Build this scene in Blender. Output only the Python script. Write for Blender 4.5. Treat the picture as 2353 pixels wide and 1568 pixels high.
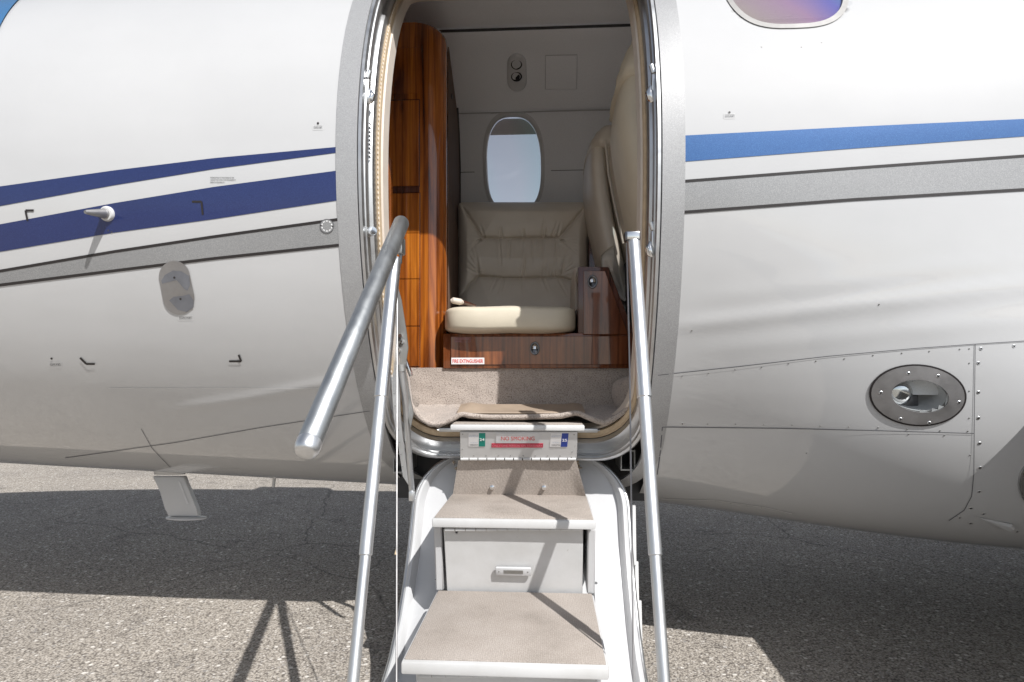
import bpy, bmesh, math, random
import numpy as np
from mathutils import Vector, Matrix
random.seed(7); rng = np.random.default_rng(7)
for o in list(bpy.data.objects): bpy.data.objects.remove(o)
sc = bpy.context.scene
COL = sc.collection

# ------------------------------------------------------------------ camera, world, sun, exposure
CAM = Vector((0.085, 0.0, 0.85)); YAW = math.radians(3.3); FPX = 1400.0; HOR = 860.0; IW = 2353.0; IH = 1568.0
cd = bpy.data.cameras.new('camera'); cam = bpy.data.objects.new('camera', cd); COL.objects.link(cam)
cam.location = CAM; cam.rotation_euler = (math.radians(90), 0, YAW)
cd.sensor_width = 36.0; cd.lens = 36.0*FPX/IW; cd.shift_y = (HOR-IH/2)/IW; cd.clip_start = 0.02; cd.clip_end = 2000
sc.camera = cam
SUN_A, SUN_C = 0.77, 1.28                     # light travels (-A, +1, -C)
sd = Vector((SUN_A, -1.0, SUN_C)).normalized() # towards the sun
w = bpy.data.worlds.new('World'); sc.world = w; w.use_nodes = True
nt = w.node_tree; bg = nt.nodes['Background']
sky = nt.nodes.new('ShaderNodeTexSky'); sky.sky_type = 'NISHITA'; sky.sun_disc = False
sky.sun_elevation = math.asin(sd.z); sky.sun_rotation = math.atan2(sd.x, sd.y)
sky.air_density = 1.0; sky.dust_density = 0.7; sky.ozone_density = 1.0
hs = nt.nodes.new('ShaderNodeHueSaturation'); hs.inputs['Saturation'].default_value = 0.45
nt.links.new(sky.outputs[0], hs.inputs['Color']); nt.links.new(hs.outputs[0], bg.inputs[0]); bg.inputs[1].default_value = 0.075
sl = bpy.data.lights.new('sun', 'SUN'); so = bpy.data.objects.new('sun', sl); COL.objects.link(so)
sl.energy = 3.5; sl.angle = math.radians(0.53); sl.color = (1.0, 0.985, 0.962)
so.rotation_euler = sd.to_track_quat('Z', 'Y').to_euler(); so.location = sd*30
sc.view_settings.view_transform = 'Standard'; sc.view_settings.look = 'None'
sc.view_settings.exposure = 0.66; sc.view_settings.gamma = 1.0
try: sc.view_settings.use_curve_mapping = False
except Exception: pass
sc.render.engine = 'CYCLES'
sc.cycles.max_bounces = 14; sc.cycles.diffuse_bounces = 8; sc.cycles.glossy_bounces = 6
sc.cycles.transparent_max_bounces = 12; sc.cycles.transmission_bounces = 8

# ------------------------------------------------------------------ projection helpers (photo pixel -> point of the place)
FW = Vector((-math.sin(YAW), math.cos(YAW), 0)); RT = Vector((math.cos(YAW), math.sin(YAW), 0))
def ray(px, py): return FW + RT*((px-IW/2)/FPX) + Vector((0, 0, (HOR-py)/FPX))
def at(px, py, Y):
    d = ray(px, py); return CAM + d*(Y/d.y)
def sm(e0, e1, x):
    t = min(1, max(0, (x-e0)/(e1-e0))); return t*t*(3-2*t)
def ip(x, pts):
    if x <= pts[0][0]: return pts[0][1]
    for (a, b), (c, d) in zip(pts, pts[1:]):
        if x <= c: return b+(d-b)*(x-a)/(c-a)
    return pts[-1][1]
# fuselage section
YC, ZC = 2.25, 1.38
def fa(x):
    if x > -.8: return .82
    u = min(.999, (-.8-x)/3.5); return .82*(1-u**2.2)**.7
def fup(x):
    if x > -1.3: return .82
    u = min(.999, (-1.3-x)/3.0); return .82*(1-u**1.6)**.75+.0
def flow(x):
    v = ip(x, [(-4.4, .10), (-3.6, .55), (-2.9, .75), (-2.05, .862), (-.35, .935), (.5, .985), (1.1, 1.03), (1.65, 1.075), (2.6, 1.15), (4, 1.18)])
    return v
def fn(x): return 2.0+1.7*sm(.38, 1.35, x)
RIDGES = []
def ysurf(x, z, far=False):
    R = fup(x) if z > ZC else flow(x); n = 2.0 if z > ZC else fn(x)
    t = min(1.0, abs(z-ZC)/R); h = fa(x)*(1-t**n)**(1/n)
    if far: return YC+h
    for P, amp, wd in RIDGES:
        if P[0][0] < x < P[-1][0]:
            d = (z-ip(x, P))/wd
            if abs(d) < 3: h += amp*math.exp(-d*d)*sm(P[0][0], P[0][0]+.15, x)*(1-sm(P[-1][0]-.02, P[-1][0], x) if P[-1][0] < 0 else 1)
    return YC-h
def nrm(x, z):
    e = .004
    v = Vector((-(ysurf(x+e, z)-ysurf(x-e, z))/(2*e), 1.0, -(ysurf(x, z+e)-ysurf(x, z-e))/(2*e)))
    return -v.normalized()
def surf(px, py, off=0.0):
    d = ray(px, py); t = 1.2/d.y; p = CAM
    for _ in range(400):
        p = CAM+d*t
        g = ysurf(p.x, p.z)-p.y
        if g < 1e-5: break
        t += max(g*.5, 2e-5)
        if t > 6: break
    return p + nrm(p.x, p.z)*off
def on(x, z, off=0.0):
    return Vector((x, ysurf(x, z), z)) + nrm(x, z)*off

for pts_, amp_, wd_ in (([(1480, 760), (1560, 750), (1800, 722), (2100, 686), (2353, 655), (2500, 640)], .0040, .017), ([(1560, 690), (1900, 655), (2300, 605), (2480, 600)], .0016, .02), ([(1560, 812), (1900, 778), (2250, 742), (2480, 730)], .0016, .018), ([(350, 948), (560, 917), (760, 880), (830, 866)], .0042, .011)):
    RIDGES.append(([(q.x, q.z) for q in (surf(*p_) for p_ in pts_)], amp_, wd_))  # ridges added to the skin so their sunlit flanks imitate highlight streaks

# ------------------------------------------------------------------ object helpers
def mesh(name, V, F, mat=None, smooth=False):
    me = bpy.data.meshes.new(name); me.from_pydata([tuple(v) for v in V], [], [tuple(f) for f in F]); me.update()
    if mat is not None: me.materials.append(mat)
    if smooth: me.polygons.foreach_set('use_smooth', [True]*len(me.polygons))
    return me
def link(name, me, parent=None, world=None):
    o = bpy.data.objects.new(name, me); COL.objects.link(o)
    if parent is not None:
        o.parent = parent
        if parent.parent is None: o.matrix_parent_inverse = Matrix.Translation(-parent.location)
    if world is not None: o.matrix_basis = world
    return o
def obj(name, V, F, mat, parent=None, smooth=False): return link(name, mesh(name, V, F, mat, smooth), parent)
def tag(o, label, cat, group=None):
    o['label'] = label; o['category'] = cat
    if group: o['group'] = group
    return o
def thing(name, loc, label, cat, group=None):
    o = bpy.data.objects.new(name, None); COL.objects.link(o); o.location = loc; o.empty_display_size = .1
    return tag(o, label, cat, group)
def smooth_by_angle(me, deg=35):
    me.polygons.foreach_set('use_smooth', [True]*len(me.polygons))
    bm = bmesh.new(); bm.from_mesh(me)
    for e in bm.edges:
        if len(e.link_faces) == 2 and e.calc_face_angle(0) > math.radians(deg): e.smooth = False
    bm.to_mesh(me); bm.free()
def bm_obj(name, bm, mat, parent=None, smooth=True):
    me = bpy.data.meshes.new(name); bmesh.ops.recalc_face_normals(bm, faces=bm.faces[:]); bm.to_mesh(me); bm.free()
    me.materials.append(mat)
    if smooth: smooth_by_angle(me)
    return link(name, me, parent)
def rbox(name, c, s, mat, parent=None, r=.004, seg=2, rot=None):
    bm = bmesh.new(); bmesh.ops.create_cube(bm, size=1)
    for v in bm.verts: v.co = Vector((v.co.x*s[0], v.co.y*s[1], v.co.z*s[2]))
    if r > 0: bmesh.ops.bevel(bm, geom=bm.edges[:], offset=r, segments=seg, affect='EDGES', profile=.5)
    M = Matrix.Translation(Vector(c)) @ (rot.to_4x4() if rot else Matrix())
    bmesh.ops.transform(bm, matrix=M, verts=bm.verts[:])
    return bm_obj(name, bm, mat, parent)
def prism(name, poly, dvec, mat, parent=None, r=0.0, seg=2):
    """closed polygon (list of Vector) extruded along dvec, edges bevelled"""
    bm = bmesh.new(); n = len(poly); dvec = Vector(dvec)
    a = [bm.verts.new(p) for p in poly]; b = [bm.verts.new(Vector(p)+dvec) for p in poly]
    bm.faces.new(a); bm.faces.new(b[::-1])
    for i in range(n): bm.faces.new((a[i], b[i], b[(i+1) % n], a[(i+1) % n]))
    if r > 0: bmesh.ops.bevel(bm, geom=bm.edges[:], offset=r, segments=seg, affect='EDGES', profile=.5)
    return bm_obj(name, bm, mat, parent)
def tube_geo(pts, rad, n=20, caps=True):
    V, F = [], []; pts = [Vector(p) for p in pts]
    if not hasattr(rad, '__len__'): rad = [rad]*len(pts)
    for i, p in enumerate(pts):
        t = (pts[min(i+1, len(pts)-1)]-pts[max(i-1, 0)]).normalized()
        if i == 0: u = t.orthogonal().normalized()
        else: u = (u-t*u.dot(t)).normalized()
        v = t.cross(u)
        for k in range(n):
            a = 2*math.pi*k/n; V.append(p+(u*math.cos(a)+v*math.sin(a))*rad[i])
    for i in range(len(pts)-1):
        for k in range(n):
            F.append((i*n+k, i*n+(k+1) % n, (i+1)*n+(k+1) % n, (i+1)*n+k))
    if caps: F.append(tuple(range(n-1, -1, -1))); F.append(tuple(range((len(pts)-1)*n, len(pts)*n)))
    return V, F
def tube(name, pts, rad, mat, parent=None, n=20, caps=True):
    V, F = tube_geo(pts, rad, n, caps); me = mesh(name, V, F, mat); smooth_by_angle(me, 40); return link(name, me, parent)
def grid_faces(nu, nv, wrap=False):
    F = []
    for i in range(nu-1):
        for j in range(nv-(0 if wrap else 1)):
            F.append((i*nv+j, i*nv+(j+1) % nv, (i+1)*nv+(j+1) % nv, (i+1)*nv+j))
    return F
def patch(name, tops, bots, mat, parent, off=.0010, nu=130, nv=6):
    """paint laid on the skin between two edge curves given in photo pixels"""
    V = []
    x0, x1 = tops[0][0], tops[-1][0]; b0, b1 = bots[0][0], bots[-1][0]
    for i in range(nu):
        s = i/(nu-1); xa = x0+(x1-x0)*s; xb = b0+(b1-b0)*s; ya = ip(xa, tops); yb = ip(xb, bots)
        for j in range(nv):
            t = j/(nv-1); V.append(surf(xa+(xb-xa)*t, ya+(yb-ya)*t, off))
    return obj(name, V, grid_faces(nu, nv), mat, parent, True)
def poly_patch(name, poly, mat, parent, off=.0014):
    c = (sum(p[0] for p in poly)/len(poly), sum(p[1] for p in poly)/len(poly))
    V = [surf(*c, off)]; n = len(poly)
    for p in poly: V.append(surf(p[0], p[1], off))
    return obj(name, V, [(0, 1+i, 1+(i+1) % n) for i in range(n)], mat, parent)
def ring_patch(name, outer, inner, mat, parent, off=.002, thick=.0):
    n = len(outer); V = [surf(*p, off) for p in outer]+[surf(*p, off) for p in inner]
    F = [(i, (i+1) % n, n+(i+1) % n, n+i) for i in range(n)]
    if thick:
        V += [surf(*p, off-thick) for p in outer]+[surf(*p, off-thick) for p in inner]
        F += [(2*n+i, 2*n+(i+1) % n, (i+1) % n, i) for i in range(n)]+[(n+i, n+(i+1) % n, 3*n+(i+1) % n, 3*n+i) for i in range(n)]
    return obj(name, V, F, mat, parent)
def ell(cx, cy, rx, ry, rot=0, n=48):
    c, s = math.cos(rot), math.sin(rot)
    return [(cx+rx*math.cos(a)*c-ry*math.sin(a)*s, cy+rx*math.cos(a)*s+ry*math.sin(a)*c) for a in [2*math.pi*k/n for k in range(n)]]
def text(name, body, h, origin, xd, yd, mat, parent, width=None, align='CENTER', off=.0006, bold=0.0):
    cu = bpy.data.curves.new(name, 'FONT'); cu.body = body; cu.size = 1.0; cu.align_x = align; cu.align_y = 'CENTER'; cu.resolution_u = 3
    cu.offset = bold
    t = bpy.data.objects.new(name, cu); COL.objects.link(t); bpy.context.view_layer.update()
    me = bpy.data.meshes.new_from_object(t.evaluated_get(bpy.context.evaluated_depsgraph_get())); bpy.data.objects.remove(t)
    me.name = name
    co = np.array([v.co[:] for v in me.vertices]); x0, y0 = co[:, 0].min(), co[:, 1].min(); x1, y1 = co[:, 0].max(), co[:, 1].max()
    sy = h/(y1-y0); sx = (width/(x1-x0)) if width else sy
    cx = (x0+x1)/2 if align == 'CENTER' else x0
    xd = Vector(xd).normalized(); yd = Vector(yd); yd = (yd-xd*yd.dot(xd)).normalized(); zd = xd.cross(yd)
    for v in me.vertices:
        v.co = Vector(origin)+xd*((v.co.x-cx)*sx)+yd*((v.co.y-(y0+y1)/2)*sy)+zd*off
    me.materials.clear(); me.materials.append(mat)
    return link(name, me, parent)
def surf_text(name, body, px, py, hpx, wpx, mat, parent, slope=0.0, off=.0022):
    o = surf(px, py); r = surf(px+10, py+slope*10); u = surf(px, py-10)
    s = (r-o).length/math.hypot(10, slope*10); s2 = (u-o).length/10
    return text(name, body, hpx*s2, o, r-o, u-o, mat, parent, width=wpx*s, off=off)

# ------------------------------------------------------------------ materials
def mat_new(name):
    m = bpy.data.materials.new(name); m.use_nodes = True; t = m.node_tree
    return m, t, t.nodes['Principled BSDF'], t.nodes, t.links
def setp(p, **k):
    names = {'rough': 'Roughness', 'metal': 'Metallic', 'coat': 'Coat Weight', 'coatr': 'Coat Roughness', 'spec': 'Specular IOR Level', 'ior': 'IOR', 'sheen': 'Sheen Weight', 'trans': 'Transmission Weight', 'alpha': 'Alpha'}
    for a, b in k.items():
        if a == 'col': p.inputs['Base Color'].default_value = (*b, 1)
        else: p.inputs[names[a]].default_value = b
def tc(N, L, scale=(1, 1, 1), rot=(0, 0, 0), out='Object'):
    c = N.new('ShaderNodeTexCoord'); m = N.new('ShaderNodeMapping'); m.inputs['Scale'].default_value = scale; m.inputs['Rotation'].default_value = rot
    L.new(c.outputs[out], m.inputs[0]); return m.outputs[0]
def noise(N, L, vec, scale, detail=4, rough=.55, dist=0):
    n = N.new('ShaderNodeTexNoise'); n.inputs['Scale'].default_value = scale; n.inputs['Detail'].default_value = detail
    n.inputs['Roughness'].default_value = rough; n.inputs['Distortion'].default_value = dist; L.new(vec, n.inputs['Vector']); return n.outputs['Fac']
def ramp(N, L, fac, stops):
    r = N.new('ShaderNodeValToRGB'); e = r.color_ramp.elements
    while len(e) < len(stops): e.new(.5)
    for k, (p, c) in enumerate(stops): e[k].position = p; e[k].color = (*c, 1)
    L.new(fac, r.inputs[0]); return r.outputs[0]
def bump(N, L, p, h, strength=.2, dist=.002, prev=None):
    b = N.new('ShaderNodeBump'); b.inputs['Strength'].default_value = strength; b.inputs['Distance'].default_value = dist
    L.new(h, b.inputs['Height'])
    if prev is not None: L.new(prev, b.inputs['Normal'])
    if p is not None: L.new(b.outputs[0], p.inputs['Normal'])
    return b.outputs[0]
def mixc(N, L, fac, a, b, blend='MIX'):
    m = N.new('ShaderNodeMix'); m.data_type = 'RGBA'; m.blend_type = blend
    for i, v in ((6, a), (7, b)):
        if isinstance(v, tuple): m.inputs[i].default_value = (*v, 1)
        else: L.new(v, m.inputs[i])
    if isinstance(fac, float): m.inputs[0].default_value = fac
    else: L.new(fac, m.inputs[0])
    return m.outputs[2]
def simple(name, col, rough=.5, metal=0.0, var=.08, vscale=8, bumps=0.0, bscale=200, coat=0.0, spec=.5):
    m, t, p, N, L = mat_new(name); setp(p, rough=rough, metal=metal, coat=coat, spec=spec); v = tc(N, L)
    n = noise(N, L, v, vscale, 5)
    c = ramp(N, L, n, [(.3, tuple(x*(1-var) for x in col)), (.7, tuple(min(1, x*(1+var)) for x in col))]); L.new(c, p.inputs['Base Color'])
    rr = N.new('ShaderNodeMapRange'); rr.inputs[3].default_value = max(.02, rough-.07); rr.inputs[4].default_value = min(1, rough+.09); L.new(noise(N, L, v, vscale*2.3, 3), rr.inputs[0]); L.new(rr.outputs[0], p.inputs['Roughness'])
    if bumps: bump(N, L, p, noise(N, L, v, bscale, 3), bumps, .002)
    return m
# white aircraft paint: faint oil-canning of the sheet, fine dust
M_white, t, p, N, L = mat_new('white_paint'); setp(p, rough=.55, coat=1.0, coatr=.03, spec=.12); p.inputs['Coat IOR'].default_value = 1.6
v = tc(N, L); c1 = ramp(N, L, noise(N, L, v, 2.2, 6, .6), [(.3, (.50, .50, .502)), (.7, (.535, .535, .537))])
dst = ramp(N, L, noise(N, L, tc(N, L, (3, 3, 60)), 14, 6, .7), [(.56, (0, 0, 0)), (.8, (.28, .28, .28))])
L.new(mixc(N, L, dst, c1, (.46, .458, .45)), p.inputs['Base Color'])
b1 = bump(N, L, None, noise(N, L, tc(N, L, (.9, 1, 4.0)), 1.7, 2, .4), .16, .018)
bump(N, L, p, noise(N, L, v, 900, 2), .015, .001, b1)
def metallic_paint(name, base, flake, rough=.42, coat=.8):
    m, t, p, N, L = mat_new(name); setp(p, rough=rough, metal=.25, coat=coat, coatr=.06); v = tc(N, L)
    vo = N.new('ShaderNodeTexVoronoi'); vo.inputs['Scale'].default_value = 1300; L.new(v, vo.inputs['Vector'])
    s = N.new('ShaderNodeSeparateColor'); L.new(vo.outputs['Color'], s.inputs[0])
    c = ramp(N, L, s.outputs[0], [(.0, tuple(x*.88 for x in base)), (.6, base), (.97, flake)]); 
    n2 = noise(N, L, v, 3.5, 5); c2 = ramp(N, L, n2, [(.3, (.9, .9, .9)), (.7, (1, 1, 1))])
    L.new(mixc(N, L, 1.0, c, c2, 'MULTIPLY'), p.inputs['Base Color']); return m
M_navy = metallic_paint('navy_stripe_paint', (.010, .024, .125), (.025, .045, .18))
M_blue = metallic_paint('blue_stripe_paint', (.022, .10, .29), (.05, .16, .38))
M_grey = metallic_paint('silver_stripe_paint', (.30, .302, .305), (.42, .42, .42), .45, .5)
M_ring = metallic_paint('silver_surround_paint', (.36, .36, .365), (.48, .48, .48), .5, .3)
M_black = simple('black_paint', (.022, .018, .018), .45)
M_ink = simple('black_print', (.03, .03, .03), .6)
M_seam = simple('panel_gap', (.10, .10, .11), .8)
# bare / polished metals
def metal(name, col, rough, stretch=(1, 1, 1), bs=.08, dull=.5):
    m, t, p, N, L = mat_new(name); setp(p, metal=1.0); v = tc(N, L, stretch)
    c = ramp(N, L, noise(N, L, v, 12, 6, .65), [(.3, tuple(x*.82 for x in col)), (.7, col)]); L.new(c, p.inputs['Base Color'])
    r = N.new('ShaderNodeMapRange'); r.inputs[3].default_value = rough*.7; r.inputs[4].default_value = rough*1.5; L.new(noise(N, L, v, 30, 5), r.inputs[0]); L.new(r.outputs[0], p.inputs['Roughness'])
    bump(N, L, p, noise(N, L, v, 120, 4), bs, .0006); return m
M_alu = metal('brushed_aluminium', (.80, .81, .82), .34, (1, 1, .25), .12)
M_tube = metal('anodised_tube', (.70, .715, .73), .42, (1, 1, .2), .15)
M_fat = metal('worn_grey_tube', (.50, .515, .52), .40, (1, 1, .3), .2)
M_chrome = metal('chrome', (.86, .87, .88), .09, (1, 1, 1), .02)
M_frame = metal('door_frame_metal', (.66, .665, .67), .38, (.3, 1, 1), .15)
M_dmetal = metal('dull_bracket_metal', (.40, .40, .39), .55, (1, 1, 1), .3)
M_plate = metal('static_plate_metal', (.44, .43, .43), .5, (1, 1, 1), .1)
M_gunmetal = metal('gunmetal_latch', (.20, .20, .21), .28)
M_white_enamel = simple('white_enamel', (.52, .52, .525), .38, 0, .05, 5, .03, 90, .25)
M_white_worn, t, p, N, L = mat_new('worn_white_enamel'); setp(p, rough=.42, coat=.15); v = tc(N, L)
chip = ramp(N, L, noise(N, L, v, 34, 8, .75), [(.655, (0, 0, 0)), (.685, (1, 1, 1))])
grime = ramp(N, L, noise(N, L, v, 7, 6, .65), [(.35, (.60, .60, .60)), (.75, (.50, .495, .485))])
L.new(mixc(N, L, chip, grime, (.33, .31, .28)), p.inputs['Base Color']); bump(N, L, p, noise(N, L, v, 60, 4), .05, .001)
# cabin trims
M_leather, t, p, N, L = mat_new('taupe_leather'); setp(p, rough=.42, spec=.45); v = tc(N, L)
vo = N.new('ShaderNodeTexVoronoi'); vo.inputs['Scale'].default_value = 520; L.new(v, vo.inputs['Vector'])
L.new(ramp(N, L, noise(N, L, v, 9, 6), [(.3, (.60, .54, .46)), (.7, (.68, .62, .54))]), p.inputs['Base Color'])
b1 = bump(N, L, None, vo.outputs['Distance'], .18, .0008); bump(N, L, p, noise(N, L, v, 45, 4), .12, .002, b1)
M_cream = simple('cream_leather', (.60, .54, .43), .5, 0, .06, 9, .12, 300)
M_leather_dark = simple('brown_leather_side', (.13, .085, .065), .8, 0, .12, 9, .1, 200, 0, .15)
M_flap = simple('tan_flap_leather', (.34, .265, .20), .55, 0, .1, 14, .12, 240)
M_beige = simple('beige_trim', (.60, .53, .46), .55, 0, .06, 20, .1, 260)
M_zip = simple('tan_seal', (.50, .385, .255), .6, 0, .12, 60, .2, 300)
M_wall, t, p, N, L = mat_new('grey_cabin_lining'); setp(p, rough=.75, spec=.3); v = tc(N, L)
L.new(ramp(N, L, noise(N, L, v, 260, 3), [(.3, (.80, .81, .84)), (.7, (.87, .88, .905))]), p.inputs['Base Color']); bump(N, L, p, noise(N, L, v, 700, 2), .12, .0006)
M_inner = simple('inner_skin_liner', (.75, .75, .75), .7)
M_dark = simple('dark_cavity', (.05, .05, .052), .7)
def wood(name, lo, mid, hi, sc_=(26, 26, 1.6), rough=.2, coat=.9):
    m, t, p, N, L = mat_new(name); setp(p, rough=rough, coat=coat, coatr=.03, spec=.4); v = tc(N, L, sc_)
    n1 = noise(N, L, v, 1.0, 8, .62, .9); n2 = noise(N, L, tc(N, L, (120, 120, 2.5)), 1.2, 5, .6)
    wv = N.new('ShaderNodeTexWave'); wv.inputs['Scale'].default_value = .55; wv.inputs['Distortion'].default_value = 7; wv.inputs['Detail'].default_value = 3; wv.bands_direction = 'X'; L.new(v, wv.inputs['Vector'])
    a = ramp(N, L, n1, [(.30, lo), (.48, mid), (.72, hi)])
    b = ramp(N, L, wv.outputs['Fac'], [(.0, (.55, .50, .45)), (.25, (1, 1, 1)), (1, (1, 1, 1))])
    c = mixc(N, L, .8, a, b, 'MULTIPLY'); d = ramp(N, L, n2, [(.35, (.6, .55, .5)), (.6, (1, 1, 1))])
    L.new(mixc(N, L, .7, c, d, 'MULTIPLY'), p.inputs['Base Color']); return m
M_teak = wood('glossy_teak', (.085, .018, .005), (.32, .088, .012), (.60, .20, .022))
M_walnut = wood('glossy_walnut', (.055, .014, .006), (.185, .054, .018), (.31, .105, .034), (20, 20, 2.2))
M_wood_dark = wood('dark_walnut_edge', (.045, .014, .010), (.085, .028, .018), (.12, .04, .025))
M_carpet, t, p, N, L = mat_new('taupe_loop_carpet'); setp(p, rough=.95, spec=.1, sheen=.3); v = tc(N, L)
vo = N.new('ShaderNodeTexVoronoi'); vo.inputs['Scale'].default_value = 260; L.new(tc(N, L, (1, 1, 1.5)), vo.inputs['Vector'])
ca = ramp(N, L, vo.outputs['Distance'], [(.0, (.60, .53, .47)), (.55, (.45, .385, .34)), (1, (.20, .165, .145))])
cb = ramp(N, L, noise(N, L, v, 30, 6, .7), [(.3, (.8, .8, .8)), (.7, (1.0, 1.0, 1.0))]); L.new(mixc(N, L, 1.0, ca, cb, 'MULTIPLY'), p.inputs['Base Color'])
bump(N, L, p, vo.outputs['Distance'], .55, .003)
M_tread, t, p, N, L = mat_new('ribbed_tread_cover'); setp(p, rough=.9, spec=.15); v = tc(N, L)
wx = N.new('ShaderNodeTexWave'); wx.inputs['Scale'].default_value = 75; wx.inputs['Distortion'].default_value = .4; L.new(v, wx.inputs['Vector']); wx.bands_direction = 'X'
wy = N.new('ShaderNodeTexWave'); wy.inputs['Scale'].default_value = 60; wy.inputs['Distortion'].default_value = .6; L.new(v, wy.inputs['Vector']); wy.bands_direction = 'DIAGONAL'
ca = ramp(N, L, noise(N, L, v, 6, 6, .65), [(.28, (.33, .29, .255)), (.5, (.41, .36, .32)), (.72, (.46, .41, .37))])
cc = mixc(N, L, .08, ca, wx.outputs['Color'], 'MULTIPLY'); spk = ramp(N, L, noise(N, L, v, 330, 2), [(.42, (.84, .84, .84)), (.62, (1.08, 1.08, 1.08))])
L.new(mixc(N, L, 1.0, cc, spk, 'MULTIPLY'), p.inputs['Base Color']); bb = bump(N, L, None, wx.outputs['Fac'], .18, .001); bump(N, L, p, wy.outputs['Fac'], .12, .001, bb)
M_red = simple('red_print', (.62, .035, .025), .5)
M_redtape = simple('red_tape', (.55, .05, .09), .6, 0, .2, 40)
M_pinktext = simple('worn_pink_print', (.68, .26, .30), .6)
M_placard = simple('white_placard', (.74, .73, .73), .4, 0, .05, 30)
M_greyplac = simple('pale_grey_placard', (.60, .60, .61), .4, 0, .05, 30)
M_green = simple('green_sticker', (.0, .22, .17), .45)
M_bluest = simple('blue_sticker', (.02, .05, .30), .45)
M_whitetxt = simple('white_print', (.85, .85, .85), .5)
M_bluetxt = simple('faint_blue_print', (.30, .38, .50), .6)
M_lbl = simple('transparent_label_edge', (.60, .60, .60), .5)
M_outline = simple('faint_maroon_print', (.28, .12, .14), .5)
# glass
def pane(name, stops, rot, alpha, scl=(3, 3, 3), rough=.08):
    m, t, p, N, L = mat_new(name); v = tc(N, L, scl, rot)
    nz = N.new('ShaderNodeTexNoise'); nz.inputs['Scale'].default_value = 1.6; L.new(v, nz.inputs['Vector'])
    gx = N.new('ShaderNodeSeparateXYZ'); L.new(v, gx.inputs[0])
    ad = N.new('ShaderNodeMath'); ad.operation = 'MULTIPLY_ADD'; ad.inputs[1].default_value = .25; L.new(nz.outputs['Fac'], ad.inputs[0]); L.new(gx.outputs[0], ad.inputs[2])
    fr = N.new('ShaderNodeMath'); fr.operation = 'FRACT'; L.new(ad.outputs[0], fr.inputs[0])
    c = ramp(N, L, fr.outputs[0], stops)
    scr = ramp(N, L, noise(N, L, tc(N, L, (60, 60, 420), (0, .5, 0)), 1.0, 2), [(.70, (0, 0, 0)), (.76, (.35, .35, .35))])
    c = mixc(N, L, scr, c, (.8, .8, .8)); L.new(c, p.inputs['Base Color']); setp(p, rough=rough, coat=1.0, coatr=.02)
    tr = N.new('ShaderNodeBsdfTransparent'); L.new(mixc(N, L, .72, c, (1.0, 1.0, 1.0)), tr.inputs[0]); mx = N.new('ShaderNodeMixShader'); mx.inputs[0].default_value = alpha
    L.new(tr.outputs[0], mx.inputs[1]); L.new(p.outputs[0], mx.inputs[2]); L.new(mx.outputs[0], t.nodes['Material Output'].inputs[0]); return m
M_pane_near = pane('iridescent_acrylic', [(0, (.55, .52, .46)), (.3, (.60, .52, .50)), (.52, (.60, .40, .62)), (.70, (.26, .26, .80)), (.88, (.06, .55, .72)), (1, (.05, .45, .6))], (0, math.radians(38), 0), .40, (2.1, 2.1, 2.1))  # rainbow sheen of the stressed acrylic painted in as a colour ramp
M_pane_far = pane('pale_stress_acrylic', [(0, (.62, .92, .92)), (.35, (.92, .88, .95)), (.65, (.97, .92, .96)), (1, (.62, .92, .92))], (0, .3, 0), .16, (3.5, 3.5, 1.4))  # pale teal and pink stress sheen, likewise painted as a fixed tint
M_windshield, t, p, N, L = mat_new('blue_cockpit_glass'); setp(p, col=(.035, .16, .36), rough=.12, coat=1.0)
M_lens, t, p, N, L = mat_new('clear_lens'); setp(p, col=(1, 1, 1), rough=.02); tr = N.new('ShaderNodeBsdfTransparent'); tr.inputs[0].default_value = (.93, .95, .95, 1)
gl = N.new('ShaderNodeBsdfGlossy'); gl.inputs['Roughness'].default_value = .03; fr = N.new('ShaderNodeFresnel'); mx = N.new('ShaderNodeMixShader'); L.new(fr.outputs[0], mx.inputs[0]); L.new(tr.outputs[0], mx.inputs[1]); L.new(gl.outputs[0], mx.inputs[2]); L.new(mx.outputs[0], t.nodes['Material Output'].inputs[0])
# asphalt apron
M_asphalt, t, p, N, L = mat_new('weathered_asphalt'); setp(p, rough=.9, spec=.25); v = tc(N, L)
vo = N.new('ShaderNodeTexVoronoi'); vo.inputs['Scale'].default_value = 160; vo.inputs['Randomness'].default_value = 1; L.new(v, vo.inputs['Vector'])
vo2 = N.new('ShaderNodeTexVoronoi'); vo2.inputs['Scale'].default_value = 300; L.new(v, vo2.inputs['Vector'])
s = N.new('ShaderNodeSeparateColor'); L.new(vo.outputs['Color'], s.inputs[0])
stone = ramp(N, L, s.outputs[0], [(0, (.40, .36, .31)), (.35, (.52, .468, .405)), (.7, (.61, .55, .475)), (.93, (.70, .64, .565)), (1, (.84, .79, .73))])
edge = ramp(N, L, vo.outputs['Distance'], [(.40, (1, 1, 1)), (.85, (.34, .33, .33))])
fine = ramp(N, L, vo2.outputs['Distance'], [(.1, (1.0, 1.0, 1.0)), (.8, (.6, .6, .6))])
pat = mixc(N, L, 1.0, ramp(N, L, noise(N, L, v, 1.1, 7, .62), [(.3, (.80, .80, .81)), (.7, (1.05, 1.04, 1.03))]), ramp(N, L, noise(N, L, tc(N, L, (1, 1, 1), (0, 0, .6)), 4.3, 5, .7, .6), [(.30, (.66, .66, .67)), (.42, (1, 1, 1))]), 'MULTIPLY')
big = N.new('ShaderNodeTexVoronoi'); big.inputs['Scale'].default_value = 62; L.new(v, big.inputs['Vector'])
sb_ = N.new('ShaderNodeSeparateColor'); L.new(big.outputs['Color'], sb_.inputs[0])
bst = ramp(N, L, sb_.outputs[1], [(.80, (0, 0, 0)), (.84, (1, 1, 1))]); bin_ = ramp(N, L, big.outputs['Distance'], [(.30, (1, 1, 1)), (.45, (0, 0, 0))])
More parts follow.
